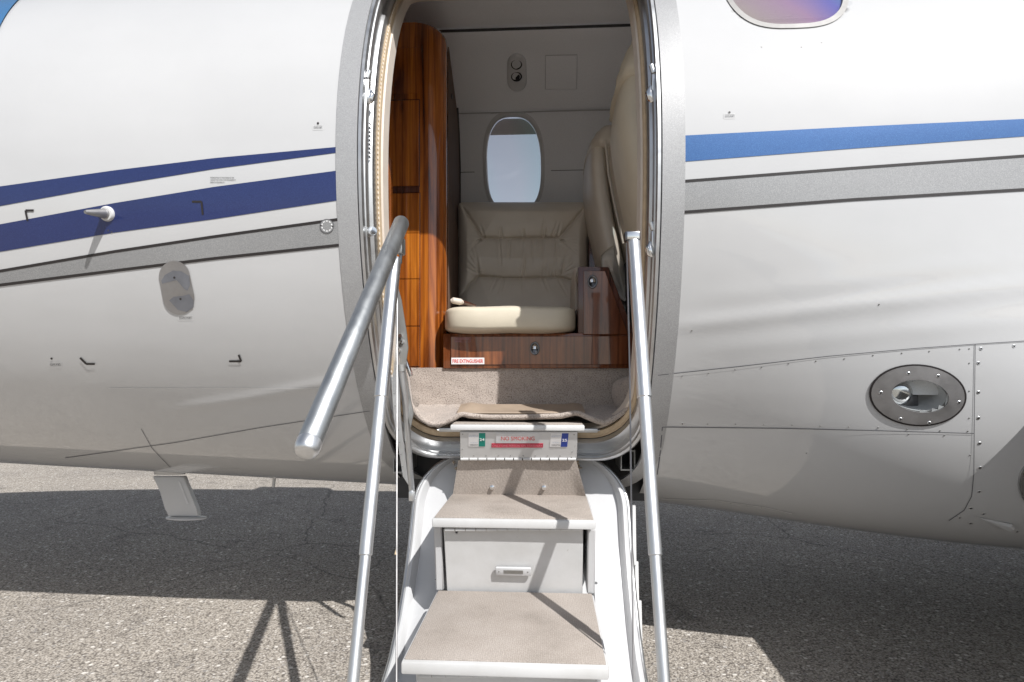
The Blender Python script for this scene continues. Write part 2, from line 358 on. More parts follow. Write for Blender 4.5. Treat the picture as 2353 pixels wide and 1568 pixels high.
bcol = ramp(N, L, sb_.outputs[2], [(0, (.30, .28, .26)), (.5, (.52, .48, .43)), (1, (.80, .76, .70))])
bf = mixc(N, L, 1.0, bst, bin_, 'MULTIPLY')
c = mixc(N, L, .95, stone, edge, 'MULTIPLY'); c = mixc(N, L, .8, c, fine, 'MULTIPLY'); c = mixc(N, L, bf, c, bcol); c = mixc(N, L, 1.0, c, pat, 'MULTIPLY')
# hairline cracks
vc = N.new('ShaderNodeTexVoronoi'); vc.feature = 'DISTANCE_TO_EDGE'; vc.inputs['Scale'].default_value = .62
wr = N.new('ShaderNodeTexNoise'); wr.inputs['Scale'].default_value = 3.5; wr.inputs['Detail'].default_value = 8; L.new(v, wr.inputs['Vector'])
va = N.new('ShaderNodeMix'); va.data_type = 'VECTOR'; va.inputs[0].default_value = .16; L.new(v, va.inputs[4]); L.new(wr.outputs['Color'], va.inputs[5]); L.new(va.outputs[1], vc.inputs['Vector'])
crk = ramp(N, L, vc.outputs['Distance'], [(.0, (.5, .5, .5)), (.0028, (0, 0, 0))])
L.new(mixc(N, L, crk, c, (.03, .03, .03)), p.inputs['Base Color'])
h1 = bump(N, L, None, edge, .55, .004); bump(N, L, p, noise(N, L, v, 420, 3), .35, .0015, h1)

# ------------------------------------------------------------------ ground
G = obj('apron', [(-400, -400, 0), (400, -400, 0), (400, 400, 0), (-400, 400, 0)], [(0, 1, 2, 3)], M_asphalt); G['kind'] = 'structure'

# ------------------------------------------------------------------ the aircraft
AIR = thing('business_jet', (0, YC, 0), 'white business jet with navy and silver stripes and its airstair door open', 'aircraft')
# door outline: (left x, right x, bottom z, top z, corner radius)
def door_loop(xl, xr, zb, zt, r, n_c=10, n_s=26, rt=None):
    P = []; rb_ = r; rt = rt or r
    def arc(cx, cz, a0, a1, r=r):
        for k in range(n_c+1):
            a = a0+(a1-a0)*k/n_c; P.append((cx+r*math.cos(a), cz+r*math.sin(a)))
    arc(xl+r, zb+r, 1.5*math.pi, math.pi)
    for k in range(1, n_s): P.append((xl, zb+r+(zt-zb-r-rt)*k/n_s))
    arc(xl+rt, zt-rt, math.pi, .5*math.pi, rt)
    for k in range(1, n_s//2): P.append((xl+rt+(xr-xl-2*rt)*k/(n_s//2), zt))
    arc(xr-rt, zt-rt, .5*math.pi, 0, rt)
    for k in range(1, n_s): P.append((xr, zt-rt-(zt-zb-r-rt)*k/n_s))
    arc(xr-r, zb+r, 0, -.5*math.pi)
    for k in range(1, n_s//2): P.append((xr-r-(xr-xl-2*r)*k/(n_s//2), zb))
    return P
XL, XR = -.368, .352
NEARWIN = [(.672, 1.872), (1.45, 1.872), (2.2, 1.872)]; FARWIN = [(-.073, 1.83), (.72, 1.83), (1.47, 1.83), (2.2, 1.83)]
def se(cx, cz, hw, hh, n=3.0, k=64):
    P = []
    for i in range(k):
        a = 2*math.pi*i/k; c, s = math.cos(a), math.sin(a)
        P.append((cx+hw*math.copysign(abs(c)**(2/n), c), cz+hh*math.copysign(abs(s)**(2/n), s)))
    return P
# skin
xs = list(np.arange(-4.29, -1.5, .055))+list(np.arange(-1.5, 1.4, .0125))+list(np.arange(1.4, 4.2, .07))
ph = np.concatenate([np.linspace(-math.pi/2, math.pi/2, 224), np.linspace(math.pi/2, 1.5*math.pi, 150)[1:-1]])
V = []; meta = []
for x in xs:
    a, u, lo, n_ = fa(x), fup(x), flow(x), fn(x)
    for q in ph:
        c, s = math.cos(q), math.sin(q); n = 2.0 if s > 0 else n_; R = u if s > 0 else lo
        z = ZC+R*math.copysign(abs(s)**(2/n), s); y = YC-a*math.copysign(abs(c)**(2/n), c)
        if c > .05 and -1.6 < x < 1.5: y = ysurf(x, z)
        V.append((x, y, z))
V = np.array(V); nv = len(ph)
F = np.array(grid_faces(len(xs), nv, True))
drop = np.zeros(len(F), bool)
def cut(cx, cz, hw, hh, n, far):
    """snap nearby grid points on the superellipse outline, drop the faces inside"""
    global V, drop
    side = (V[:, 1] > YC) if far else (V[:, 1] < YC)
    dx = (V[:, 0]-cx)/hw; dz = (V[:, 2]-cz)/hh; r = (np.abs(dx)**n+np.abs(dz)**n)**(1/n)
    near = side & (np.abs(r-1) < (.11 if far else .06))
    for i in np.where(near)[0]:
        x = cx+(V[i, 0]-cx)/r[i]; z = cz+(V[i, 2]-cz)/r[i]; V[i] = (x, ysurf(x, z, far), z)
    fc = V[F].mean(axis=1); s2 = (fc[:, 1] > YC) if far else (fc[:, 1] < YC)
    drop |= s2 & (((np.abs((fc[:, 0]-cx)/hw)**n+np.abs((fc[:, 2]-cz)/hh)**n)) < .98)
for cx, cz in NEARWIN: cut(cx, cz, .147, .197, 3.0, False)
for cx, cz in FARWIN: cut(cx, cz, .142, .200, 2.7, True)
fc = V[F].mean(axis=1)
drop |= (fc[:, 1] < YC) & (fc[:, 0] > XL-.025) & (fc[:, 0] < XR+.025) & (fc[:, 2] < 1.875) & (fc[:, 2] > .52)
drop |= (fc[:, 1] < YC-.12) & (fc[:, 0] > XL-.025) & (fc[:, 0] < XR+.025) & (fc[:, 2] < .6)
# landing light opening
LC = surf(2108, 908); LCR = ((surf(2173, 908)-surf(2043, 908)).length/2, (surf(2108, 945)-surf(2108, 871)).length/2)
rr = ((fc[:, 0]-LC.x)/(LCR[0]*1.12))**2+((fc[:, 2]-LC.z)/(LCR[1]*1.0))**2
drop |= (fc[:, 1] < YC) & (rr < 1.0)
me = mesh('fuselage_skin', V, F[~drop], M_white, True)
skin = link('fuselage_skin', me, AIR)
# tail closure bulkhead
n = nv; base = (len(xs)-1)*nv
obj('rear_bulkhead', [V[base+i] for i in range(nv)], [tuple(range(nv))], M_white, AIR)
# painted silver surround of the door
def loop_pts(P, d): return [Vector((x, ysurf(x, z)+d, z)) for x, z in P]
def band(name, loops, mat, parent, smooth=True):
    n = len(loops[0]); V = [q for lp in loops for q in lp]; F = []
    for k in range(len(loops)-1):
        for i in range(n): F.append((k*n+i, k*n+(i+1) % n, (k+1)*n+(i+1) % n, (k+1)*n+i))
    me = mesh(name, V, F, mat); smooth_by_angle(me, 30) if smooth else None
    return link(name, me, parent)
DF = bpy.data.objects.new('door_surround', mesh('door_surround', [], [])); bpy.data.objects.remove(DF)
lo_out = door_loop(XL-.051, XR+.052, .475, 1.905, .17, rt=.05); lo_in = door_loop(XL, XR, .50, 1.855, .13, rt=.035)
DS = band('door_surround', [loop_pts(lo_out, 0.001), loop_pts(lo_out, -.0022), loop_pts(lo_in, -.0022), loop_pts(lo_in, .02)], M_ring, AIR)
# pressure frame: rim, channel, seal, leather strip
SB = .668
def fl(dx, zb, d, r=.12): return loop_pts(door_loop(XL+dx, XR-dx, zb, 1.855+max(0, d)*1.0, r, rt=.035), d)
FR = band('door_frame', [fl(0, .60, .004), fl(.004, .602, -.004), fl(.011, .607, -.004), fl(.013, .61, .010), fl(.016, .614, .012), fl(.0165, .616, .034), fl(.012, .62, .036), fl(.012, .628, .055), fl(.020, .634, .058), fl(.022, .65, .062), fl(.022, .662, .085)], M_frame, AIR)
band('door_seal', [fl(.022, .664, .085), fl(.025, .672, .083), fl(.029, .682, .089), fl(.029, .685, .105)], M_zip, FR)
band('leather_trim', [fl(.0285, .688, .104), fl(.034, .694, .106), fl(.035, .70, .13), fl(.036, .705, .15)], M_beige, FR)
# stitches on the seal, left side
sv, sf = [], []
for k in range(90):
    z = .82+k*.0125; q = Vector((XL+.0275, ysurf(0, z)+.0835, z)); b = len(sv)
    sv += [q+Vector((-.001, -.0015, -.003)), q+Vector((.0015, -.001, -.003)), q+Vector((.0015, -.001, .003)), q+Vector((-.001, -.0015, .003))]; sf.append((b, b+1, b+2, b+3))
st = obj('stitching', sv, sf, M_beige, FR); st['kind'] = 'stuff'
# latches on the frame
def latch(px, py0, py1, side, parent):
    zc = (at(px, (py0+py1)/2, 1.5).z); h = (at(px, py0, 1.5).z-at(px, py1, 1.5).z)
    x = (XL+.0145) if side < 0 else (XR-.0145); y = ysurf(0, zc)+.022
    l = rbox('latch', (x, y, zc), (.010, .018, h*.5), M_alu, parent, .002)
    tube('latch_roller', [(x-side*.002, y-.004, zc-h*.5), (x-side*.006, y-.004, zc-h*.42), (x-side*.009, y-.002, zc-h*.25), (x-side*.006, y, zc-h*.05)], [.004, .009, .011, .004], M_chrome, l, 12)
    tube('latch_pin', [(x, y-.006, zc+h*.28), (x-side*.006, y-.006, zc+h*.5)], [.006, .006], M_alu, l, 12)
latch(860, 180, 252, -1, FR); latch(1488, 168, 250, 1, FR); latch(1482, 520, 596, 1, FR)
bz = at(872, 540, 1.5)
tube('striker_stud', [Vector((XL+.014, ysurf(0, bz.z)+.03, bz.z)), Vector((XL+.030, ysurf(0, bz.z)+.012, bz.z))], .011, M_alu, FR, 16)
tube('striker_stud', [Vector((XL+.024, ysurf(0, bz.z)+.022, bz.z)), Vector((XL+.034, ysurf(0, bz.z)+.010, bz.z))], .008, M_chrome, FR, 16)
for k in range(9):
    z = at(858, 293+k*9.5, 1.5).z
    rbox('vent_slot', (XL+.0172, ysurf(0, z)+.046, z), (.0015, .012, .004), M_dark, FR, 0)
# stripes
upT = [(-480, 497), (-120, 446), (0, 429), (264, 392), (492, 364), (778, 338)]; upB = [(-480, 574), (-120, 499), (0, 474), (264, 426), (492, 389), (778, 351)]
loT = [(-480, 612), (-120, 540), (0, 516), (264, 467), (492, 430), (780, 392)]; loB = [(-480, 671), (-120, 602), (0, 579), (264, 535), (492, 504), (784, 460)]
gT = [(-480, 720), (-120, 645), (0, 620), (264, 575), (492, 541), (787, 500)]; gB = [(-480, 759), (-120, 684), (0, 659), (264, 626), (492, 598), (792, 566)]
rT = [(1574, 312), (1960, 292), (2353, 274), (2500, 268), (3700, 224)]; rB = [(1573, 372), (1960, 342), (2353, 314), (2500, 304), (3700, 252)]
hT = [(1571, 414), (1960, 384), (2353, 356), (2500, 346), (3700, 270)]; hB = [(1568, 492), (1960, 463), (2353, 440), (2500, 431), (3700, 372)]
patch('paint_stripe', upT, upB, M_navy, AIR)['label'] = 'upper navy stripe tapering towards the door'
patch('paint_stripe', loT, loB, M_navy, AIR)['label'] = 'lower broad navy stripe'
patch('paint_stripe', gT, gB, M_grey, AIR)['label'] = 'silver stripe with black edges, forward of the door'
patch('paint_stripe', rT, rB, M_blue, AIR)['label'] = 'bright blue stripe behind the door'
patch('paint_stripe', hT, hB, M_grey, AIR)['label'] = 'silver stripe with black edges, behind the door'
def off(P, d): return [(x, y+d) for x, y in P]
for P, d in ((gT, 0), (gB, -7), (hT, 0), (hB, -7)):
    patch('pinstripe', off(P, d), off(P, d+6.5), M_black, AIR, .0017, 130, 2)
# corner marks
def Lmark(pts, wd=4.6):
    (ax, ay), (bx, by), (cx, cy) = pts
    def seg(p, q):
        dx, dy = q[0]-p[0], q[1]-p[1]; l = math.hypot(dx, dy); nx, ny = -dy/l*wd/2, dx/l*wd/2
        return [(p[0]+nx, p[1]+ny), (q[0]+nx, q[1]+ny), (q[0]-nx, q[1]-ny), (p[0]-nx, p[1]-ny)]
    V, F = [], []
    for k, sgm in enumerate((seg((ax, ay), (bx, by)), seg((bx, by), (cx, cy)))):
        b = len(V); V += [surf(x, y, .0019+.0002*k) for x, y in sgm]; F.append((b, b+1, b+2, b+3))
    obj('corner_mark', V, F, M_black, AIR)
Lmark([(79, 484), (60, 484), (65, 508)]); Lmark([(442, 464), (464, 464), (467, 494)])
Lmark([(185, 822), (199, 836), (219, 836)]); Lmark([(527, 830), (555, 830), (549, 815)])
# static plate and ports
def cap_shape(cx, cy, hw, L, tilt, n=40):
    P = []
    for k in range(n):
        a = 2*math.pi*k/n; x = hw*math.cos(a); y = hw*math.sin(a)*1.05+math.copysign(L, math.sin(a))
        P.append((cx+x*math.cos(tilt)-y*math.sin(tilt), cy+x*math.sin(tilt)+y*math.cos(tilt)))
    return P
sp = poly_patch('static_plate', cap_shape(407, 661, 36, 24, -.20), M_plate, AIR, .0022)
M_stain = simple('plate_stain', (.24, .25, .28), .45, .7, .15, 30)
poly_patch('stain', [(372, 645), (380, 632), (398, 622), (418, 624), (436, 634), (438, 655), (432, 668), (425, 664), (424, 650), (412, 636), (394, 636), (388, 648), (374, 652)], M_stain, sp, .0025)
poly_patch('stain', [(390, 690), (400, 682), (420, 680), (436, 676), (446, 690), (446, 706), (430, 717), (410, 712)], M_stain, sp, .0025)
for px, py in ((402, 638), (416, 687), (731, 284), (119, 824), (1676, 259)):
    poly_patch('port_hole', ell(px, py, 2.6, 2.6, 0, 10), M_black, sp if px in (402, 416) else AIR, .0028 if px in (402, 416) else .0012)
for px, py, s_, sl_ in ((427, 731, 30, -.02), (731, 294, 20, -.03), (128, 838, 24, -.03), (1676, 268, 22, -.02)):
    e = ring_patch('placard', [(px-s_*.58, py-5.5), (px+s_*.58, py-5.5+sl_*s_), (px+s_*.58, py+5.5+sl_*s_), (px-s_*.58, py+5.5)], [(px-s_*.58+.9, py-4.6), (px+s_*.58-.9, py-4.6+sl_*s_), (px+s_*.58-.9, py+4.6+sl_*s_), (px-s_*.58+.9, py+4.6)], M_lbl, AIR, .0009)
    surf_text('lettering', 'STATIC PORT', px, py, 4.6, s_*.95, M_ink, e, sl_, .0014)
for k, (ln, wd) in enumerate((('MODIFICATIONS TO THE EXTERIOR OF THE', 54), ('AIRCRAFT MAY AFFECT RVSM REQUIREMENTS', 58), ('REFER TO COLUMNS 4.7.1', 33))):
    surf_text('lettering', ln, 484+wd/2, 409+k*5.4, 3.2, wd, M_ink, AIR, .004, .0012)
# round badge in the silver stripe
bdg = poly_patch('round_badge', ell(752, 520, 16, 16), M_grey, AIR, .0024)
ring_patch('rim', ell(752, 520, 16.3, 16.3), ell(752, 520, 15, 15), M_seam, bdg, .0027)
for k in range(10):
    a = math.pi*2*(k+.5)/10; x, y = 752+11.4*math.cos(a), 520+11.4*math.sin(a)
    poly_patch('embossed_mark', ell(x, y, 1.3, 2.4, a, 8), M_whitetxt, bdg, .0028)
for dx in (-13, 13): poly_patch('rivet', ell(752+dx, 520+(1 if dx > 0 else -1), 1.8, 1.8, 0, 8), M_black, bdg, .0030)
# cockpit side window, upper left corner
wa, wb = surf(47, 0), surf(0, 68); wd_ = (wb-wa); wd_ = Vector((wd_.x, 0, wd_.z)).normalized()
q0 = wa-wd_*.10; q1 = wb+wd_*.16; q2 = q1+Vector((-.46, 0, .05)); q3 = q0+Vector((-.40, 0, -.03)); V = []; k_ = 18
for i in range(k_):
    for j in range(k_):
        u, v_ = i/(k_-1), j/(k_-1)
        f_ = lambda t: .5+(t-.5)*(1-.10*(2*abs((v_ if t is u else u)-.5))**6)
        uu, vv = .5+(u-.5)*(1-.10*abs(2*v_-1)**5), .5+(v_-.5)*(1-.10*abs(2*u-1)**5) if u > .0 else v_
        q = (q0*(1-vv)+q1*vv)*(1-uu)+(q3*(1-vv)+q2*vv)*uu; V.append(on(q.x, min(q.z, ZC+fup(q.x)*.97), .004))
obj('cockpit_window', V, grid_faces(k_, k_), M_windshield, AIR, True)
# panel joints
def joint(pts, wpx=1.6, m=M_seam, nm='panel_joint', off_=.0016):
    V, F = [], []
    Q = []
    for a, b in zip(pts, pts[1:]):
        k = max(2, int(math.hypot(b[0]-a[0], b[1]-a[1])/12))
        Q += [(a[0]+(b[0]-a[0])*i/k, a[1]+(b[1]-a[1])*i/k) for i in range(k)]
    Q.append(pts[-1])
    for i, q in enumerate(Q):
        t0 = Q[max(0, i-1)]; t1 = Q[min(len(Q)-1, i+1)]; dx, dy = t1[0]-t0[0], t1[1]-t0[1]; l = math.hypot(dx, dy)
        V += [surf(q[0]-dy/l*wpx/2, q[1]+dx/l*wpx/2, off_), surf(q[0]+dy/l*wpx/2, q[1]-dx/l*wpx/2, off_)]
    F = [(2*i, 2*i+1, 2*i+3, 2*i+2) for i in range(len(Q)-1)]
    return obj(nm, V, F, m, AIR)
joint([(1512, 862), (1700, 842), (1900, 819), (2100, 801), (2240, 791), (2353, 784), (2480, 777)])
joint([(2240, 791), (2238, 950), (2237, 1090), (2232, 1140), (2215, 1172), (2180, 1196)])
joint([(1522, 981), (1800, 984), (2000, 989), (2238, 996)])
joint([(1522, 981), (1517, 1040), (1510, 1090)], 2.4)
joint([(150, 1052), (400, 1017), (600, 982), (850, 944)], 1.2); joint([(325, 985), (350, 1030), (392, 1074)], 1.0)
joint([(1520, 1146), (1650, 1150), (1760, 1166), (1820, 1180)], 1.2, M_lbl)
joint([(250, 892), (600, 891), (780, 893)], 1.0, M_lbl)
# screws and rivets: one shared mesh
def screw_mesh(name, r, mat, mat2):
    bm = bmesh.new()
    c = bmesh.ops.create_cone(bm, cap_ends=True, segments=14, radius1=r, radius2=r*.8, depth=.0008)
    me = bpy.data.meshes.new(name); bm.to_mesh(me); 
    nf = len(me.polygons); bm.free()
    bm = bmesh.new(); bm.from_mesh(me)
    for ang in (0, math.pi/2):
        q = bmesh.ops.create_cube(bm, size=1, matrix=Matrix.Translation((0, 0, .0005)) @ Matrix.Rotation(ang+.4, 4, 'Z') @ Matrix.Diagonal((r*1.1, r*.3, .0004, 1)))
    for i, f in enumerate(bm.faces): f.material_index = 0 if i < nf else 1
    bm.to_mesh(me); bm.free(); me.materials.append(mat); me.materials.append(mat2); return me
S_big = screw_mesh('screw', .0044, M_frame, M_black); S_small = screw_mesh('rivet', .0019, M_dmetal, M_dmetal); S_lamp = screw_mesh('screw', .0045, M_alu, M_gunmetal)
def place(name, me, p, nv_, parent, spin=None):
    q = Vector(nv_).to_track_quat('Z', 'Y').to_matrix().to_4x4()
    return link(name, me, parent, Matrix.Translation(p) @ q @ Matrix.Rotation(random.random()*3 if spin is None else spin, 4, 'Z'))
def on_skin(name, me, px, py, parent=AIR, off_=.0005):
    p = surf(px, py); n_ = nrm(p.x, p.z); return place(name, me, p+n_*off_, n_, parent)
for px, py in ((2254, 802), (2248, 835), (2248, 902), (2248, 961), (2251, 1019), (2252, 1075), (2250, 1130), (2231, 1168), (2260, 1181), (2205, 1190), (2330, 796), (2230, 1203), (2337, 1222), (1568, 974)):
    on_skin('screw', S_big, px, py)
for px, py in ((1568, 864), (1628, 858), (1689, 850), (1750, 844), (1812, 836), (1875, 830), (1940, 825), (2006, 817), (2072, 812), (2135, 808), (2205, 803), (2227, 802), (2227, 835), (2227, 899), (2227, 961), (2229, 1046), (1626, 975), (1690, 975), (1755, 976), (1820, 977), (1885, 979), (1950, 981), (2018, 983), (2084, 987), (2160, 990), (2224, 991), (1590, 760), (2020, 700), (1605, 1160), (1644, 1152), (1679, 1157), (1715, 1162), (1750, 1167), (1785, 1172), (1545, 757), (1853, 1042), (1750, 108), (1842, 108), (1888, 98), (1905, 50), (2088, 998), (2170, 1001)):
    on_skin('rivet', S_small, px, py)
# landing light behind its oval frame
lf = ring_patch('light_frame', ell(2108, 908, 107, 67, .06), ell(2113, 910, 66, 37, .12), M_plate, AIR, .0035, .012)
ring_patch('rubber_gasket', ell(2108, 908, 112, 71, .06), ell(2108, 908, 106.5, 66.5, .06), M_black, lf, .0026)
for px, py in ((2086, 858), (2154, 864), (2023, 902), (2202, 924), (2068, 962), (2134, 971)): on_skin('screw', S_lamp, px, py, lf, .0038)
lo = ell(2113, 910, 67, 38, .12); c0 = surf(2113, 910); nn = nrm(c0.x, c0.z)
V = [surf(*q, .002) for q in lo]+[surf(*q, -.004)-nn*.07 for q in ell(2113, 910, 62, 36, .12)]+[c0-nn*.085]; n = len(lo)
F = [(i, (i+1) % n, n+(i+1) % n, n+i) for i in range(n)]+[(n+i, n+(i+1) % n, 2*n) for i in range(n)]
obj('light_bowl', V, F, M_white_enamel, lf, True)
b = surf(2075, 912)-nn*.035
V, F = tube_geo([b-nn*.03+Vector((-.012, 0, 0)), b-nn*.02+Vector((-.008, 0, 0)), b, b+nn*.012, b+nn*.02, b+nn*.023], [.012, .016, .031, .030, .020, .003], 24)
obj('lamp', V, F, M_chrome, lf, True)
rbox('lamp_bracket', b-nn*.022+Vector((.03, 0, -.025)), (.05, .02, .03), M_gunmetal, lf, .003)
V = [surf(*q, .0030) for q in ell(2113, 910, 66.5, 37.5, .12)]; obj('lens', V, [tuple(range(len(V)))], M_lens, lf)
# chrome disc at the right edge and long drain scoop under it
lp = poly_patch('inspection_lens', ell(2366, 1110, 24, 40), M_chrome, AIR, .004); ring_patch('bezel', ell(2366, 1110, 27, 44), ell(2366, 1110, 23.5, 39), M_frame, lp, .0055, .004)
sc_ = [surf(2236, 1184, .002), surf(2318, 1214, .002), surf(2332, 1210, .002), surf(2326, 1204, .002)]
sc2 = [surf(2250, 1190, .002), surf(2316, 1212, .012), surf(2326, 1209, .012), surf(2320, 1205, .010)]
obj('drain_scoop', sc_+sc2, [(0, 1, 5, 4), (1, 2, 6, 5), (2, 3, 7, 6), (3, 0, 4, 7), (4, 5, 6, 7)], M_white, AIR)
# angle-of-attack probe
pb = surf(248, 492); pn = nrm(pb.x, pb.z); pdir = (pn + Vector((-.12, 0, -.05))).normalized()
pr = tube('probe', [pb-pn*.002, pb+pdir*.012, pb+pdir*.0125, pb+pdir*.030, pb+pdir*.061, pb+pdir*.065], [.0125, .0125, .0115, .0095, .0052, .004], M_plate, AIR, 24)
tube('collar', [pb-pn*.002, pb+pn*.005, pb+pn*.009, pb+pn*.0095], [.0185, .0185, .016, .0115], M_white_worn, pr, 28)
on_skin('rivet', S_lamp, 249, 530); on_skin('rivet', S_lamp, 257, 534)
# blade antenna and drain under the belly
zb = .50
def bp(px, py, y=2.2): return at(px, py, y)
ant = [bp(353, 1094), bp(427, 1094), bp(440, 1130), bp(456, 1170), bp(461, 1186), bp(388, 1186), bp(387, 1168), bp(372, 1130)]
an = prism('belly_antenna', [q-Vector((0, .011, 0)) for q in ant], (0, .022, 0), M_white_enamel, AIR, .006, 3)
ac = bp(390, 1080)
V, F = [], []
for lvl, (s_, dz) in enumerate(((1.9, .022), (1.25, .012), (1.0, .002), (1.0, -.012))):
    for k in range(36):
        a = 2*math.pi*k/36; V.append((ac.x+.060*s_*math.cos(a), 2.2+.020*s_*math.sin(a), ac.z+dz-.004))
obj('mounting_pad', V, grid_faces(4, 36, True)+[tuple(range(108, 144))], M_white_enamel, an, True)
bc = bp(428, 1190)
V, F = tube_geo([bc+Vector((0, 0, .005)), bc+Vector((0, 0, .002)), bc-Vector((0, 0, .003)), bc-Vector((0, 0, .005))], [.05, .077, .077, .06], 40)
for q in V: q.y = 2.2+(q.y-2.2)*.42
obj('foot_plate', V, F, M_white_enamel, an, True)
seamp = [bp(409, 1106, 2.187), bp(414, 1108, 2.187), bp(434, 1158, 2.187), bp(429, 1158, 2.187)]
obj('seam', seamp, [(0, 1, 2, 3)], M_greyplac, an)
dr = bp(631, 1092); 
dn = tube('drain_tube', [dr+Vector((0, 0, .03)), dr, dr-Vector((0, 0, .002)), bp(628, 1120)], [.0085, .0085, .006, .0055], M_white_worn, AIR, 14)
tube('collar', [dr-Vector((0, 0, .006)), dr-Vector((0, 0, .010))], .0135, M_white_worn, dn, 16)
# port wing, its root just aft of the landing light panel
def wing_sec(y, xl, ch, z, tk, n=22):
    up = [(xl+ch*(1-math.cos(math.pi*k/n))/2, k/n) for k in range(n+1)]; P = []
    def t_(s_): return tk*(2.97*math.sqrt(max(s_, 0))-1.26*s_-3.52*s_*s_+2.84*s_**3-1.02*s_**4)
    for k in range(n+1): s_ = (1-math.cos(math.pi*k/n))/2; P.append(Vector((xl+ch*s_, y, z+t_(s_)*.5+.02*tk)))
    for k in range(n-1, 0, -1): s_ = (1-math.cos(math.pi*k/n))/2; P.append(Vector((xl+ch*s_, y, z-t_(s_)*.38)))
    return P
secs = [wing_sec(2.0, 1.21, 2.6, .74, .32), wing_sec(1.45, 1.21, 2.55, .75, .32), wing_sec(.6, 1.21, 2.4, .78, .28), wing_sec(-2.0, 1.60, 1.7, .88, .19), wing_sec(-5.6, 2.2, .95, 1.05, .10)]
n = len(secs[0]); V = [q for s_ in secs for q in s_]
obj('wing', V, grid_faces(len(secs), n, True)+[tuple(range((len(secs)-1)*n, len(secs)*n))], M_white, AIR, True)
M_wframe = simple('grey_window_frame', (.34, .33, .32), .45, 0, .15, 20)
# near side window
for cx, cz in NEARWIN:
    P0 = se(cx, cz, .152, .202); P1 = se(cx, cz, .140, .190); n = len(P0)
    V = [on(x, z, .0025) for x, z in P0]+[on(x, z, .003) for x, z in P1]+[on(x, z, -.004) for x, z in P1]+[on(x, z, -.02) for x, z in P0]
    wf = obj('cabin_window', V, [(k*n+i, k*n+(i+1) % n, (k+1)*n+(i+1) % n, (k+1)*n+i) for k in range(3) for i in range(n)], M_wframe, AIR)
    V, F = [], []
    rings = [0, .35, .7, 1.0]
    for r_ in rings: V += [on(cx+(x-cx)*r_, cz+(z-cz)*r_, -.004) for x, z in P1]
    obj('pane', V, grid_faces(len(rings), n, True), M_pane_near, wf, True)
# far side windows
FWN = []
for cx, cz in FARWIN:
    P0 = se(cx, cz, .144, .202, 2.7); n = len(P0); V = []
    for r_ in (0, .4, .75, 1.0): V += [Vector((cx+(x-cx)*r_, ysurf(cx, cz+(z-cz)*r_, True)-.006, cz+(z-cz)*r_)) for x, z in P0]
    FWN.append(obj('cabin_window', V, grid_faces(4, n, True), M_pane_far, AIR, True))

# ------------------------------------------------------------------ cabin lining
prof = [(2.72, .60), (2.84, .88), (2.93, 1.15), (2.965, 1.45), (2.955, 1.62), (2.92, 1.76), (2.87, 1.88), (2.80, 1.98), (2.745, 2.035)]
def prof_at(z): return ip(z, [(b_, a_) for a_, b_ in prof])
zz = list(np.linspace(.60, 2.035, 116)); xx = list(np.arange(-.95, 2.6, .0125))
# smooth the wall profile
ysm = np.array([prof_at(z) for z in zz]); 
for _ in range(30): ysm[1:-1] = .25*ysm[:-2]+.5*ysm[1:-1]+.25*ysm[2:]
def wall_y(z): return float(np.interp(z, zz, ysm))
V = np.array([(x, wall_y(z), z) for x in xx for z in zz]); F = np.array(grid_faces(len(xx), len(zz))); dropw = np.zeros(len(F), bool)
for cx, cz in FARWIN:
    hw, hh = .136, .195
    dx = (V[:, 0]-cx)/hw; dz = (V[:, 2]-cz)/hh; r = (np.abs(dx)**2.7+np.abs(dz)**2.7)**(1/2.7)
    for i in np.where(np.abs(r-1) < .06)[0]:
        V[i, 0] = cx+(V[i, 0]-cx)/r[i]; V[i, 2] = cz+(V[i, 2]-cz)/r[i]; V[i, 1] = wall_y(V[i, 2])
    fcw = V[F].mean(axis=1); dropw |= (np.abs((fcw[:, 0]-cx)/hw)**2.7+np.abs((fcw[:, 2]-cz)/hh)**2.7) < .98
LIN = obj('cabin_sidewall', V, F[~dropw], M_wall, AIR, True)
M_bezel = simple('grey_bezel', (.62, .62, .63), .45)
for (cx, cz), wn in zip(FARWIN, FWN):
    P0 = se(cx, cz, .147, .206, 2.7); P1 = se(cx, cz, .133, .192, 2.7); P2 = se(cx, cz, .128, .188, 2.7); n = len(P0)
    V = [Vector((x, wall_y(z)-.001, z)) for x, z in P0]+[Vector((x, wall_y(z)-.008, z)) for x, z in P1]+[Vector((x, wall_y(z)+.004, z)) for x, z in P2]+[Vector((x, ysurf(cx, z, True)-.012, z)) for x, z in P2]
    obj('window_bezel', V, [(k*n+i, k*n+(i+1) % n, (k+1)*n+(i+1) % n, (k+1)*n+i) for k in range(3) for i in range(n)], M_bezel, wn, True)
    # half-drawn sliding shade at the top
    V = []
    for k in range(9):
        z = cz+.132+.055*k/8; hw = .128*(1-(abs(z-cz)/.190)**2.7)**(1/2.7) if abs(z-cz) < .189 else .02
        V += [Vector((cx-hw, wall_y(z)+.018, z)), Vector((cx+hw, wall_y(z)+.018, z))]
    obj('window_shade', V, [(2*i, 2*i+1, 2*i+3, 2*i+2) for i in range(8)], M_bezel, wn)
nzs = np.linspace(.80, 1.99, 60); nxs = np.concatenate([np.arange(-.95, XL-.07, .03), [XL-.06, XR+.06], np.arange(XR+.08, 2.6, .03)])
V = [(x, ysurf(x, z)+.045, z) for x in nxs for z in nzs]; Fn = []
for f_ in grid_faces(len(nxs), len(nzs)):
    mx_ = sum(V[i][0] for i in f_)/4; mz_ = sum(V[i][2] for i in f_)/4
    if XL-.05 < mx_ < XR+.05: continue
    if any((abs((mx_-cx)/.17)**3+abs((mz_-cz)/.22)**3) < 1 for cx, cz in NEARWIN): continue
    Fn.append(f_)
obj('cabin_sidewall', V, Fn, M_wall, AIR, True)
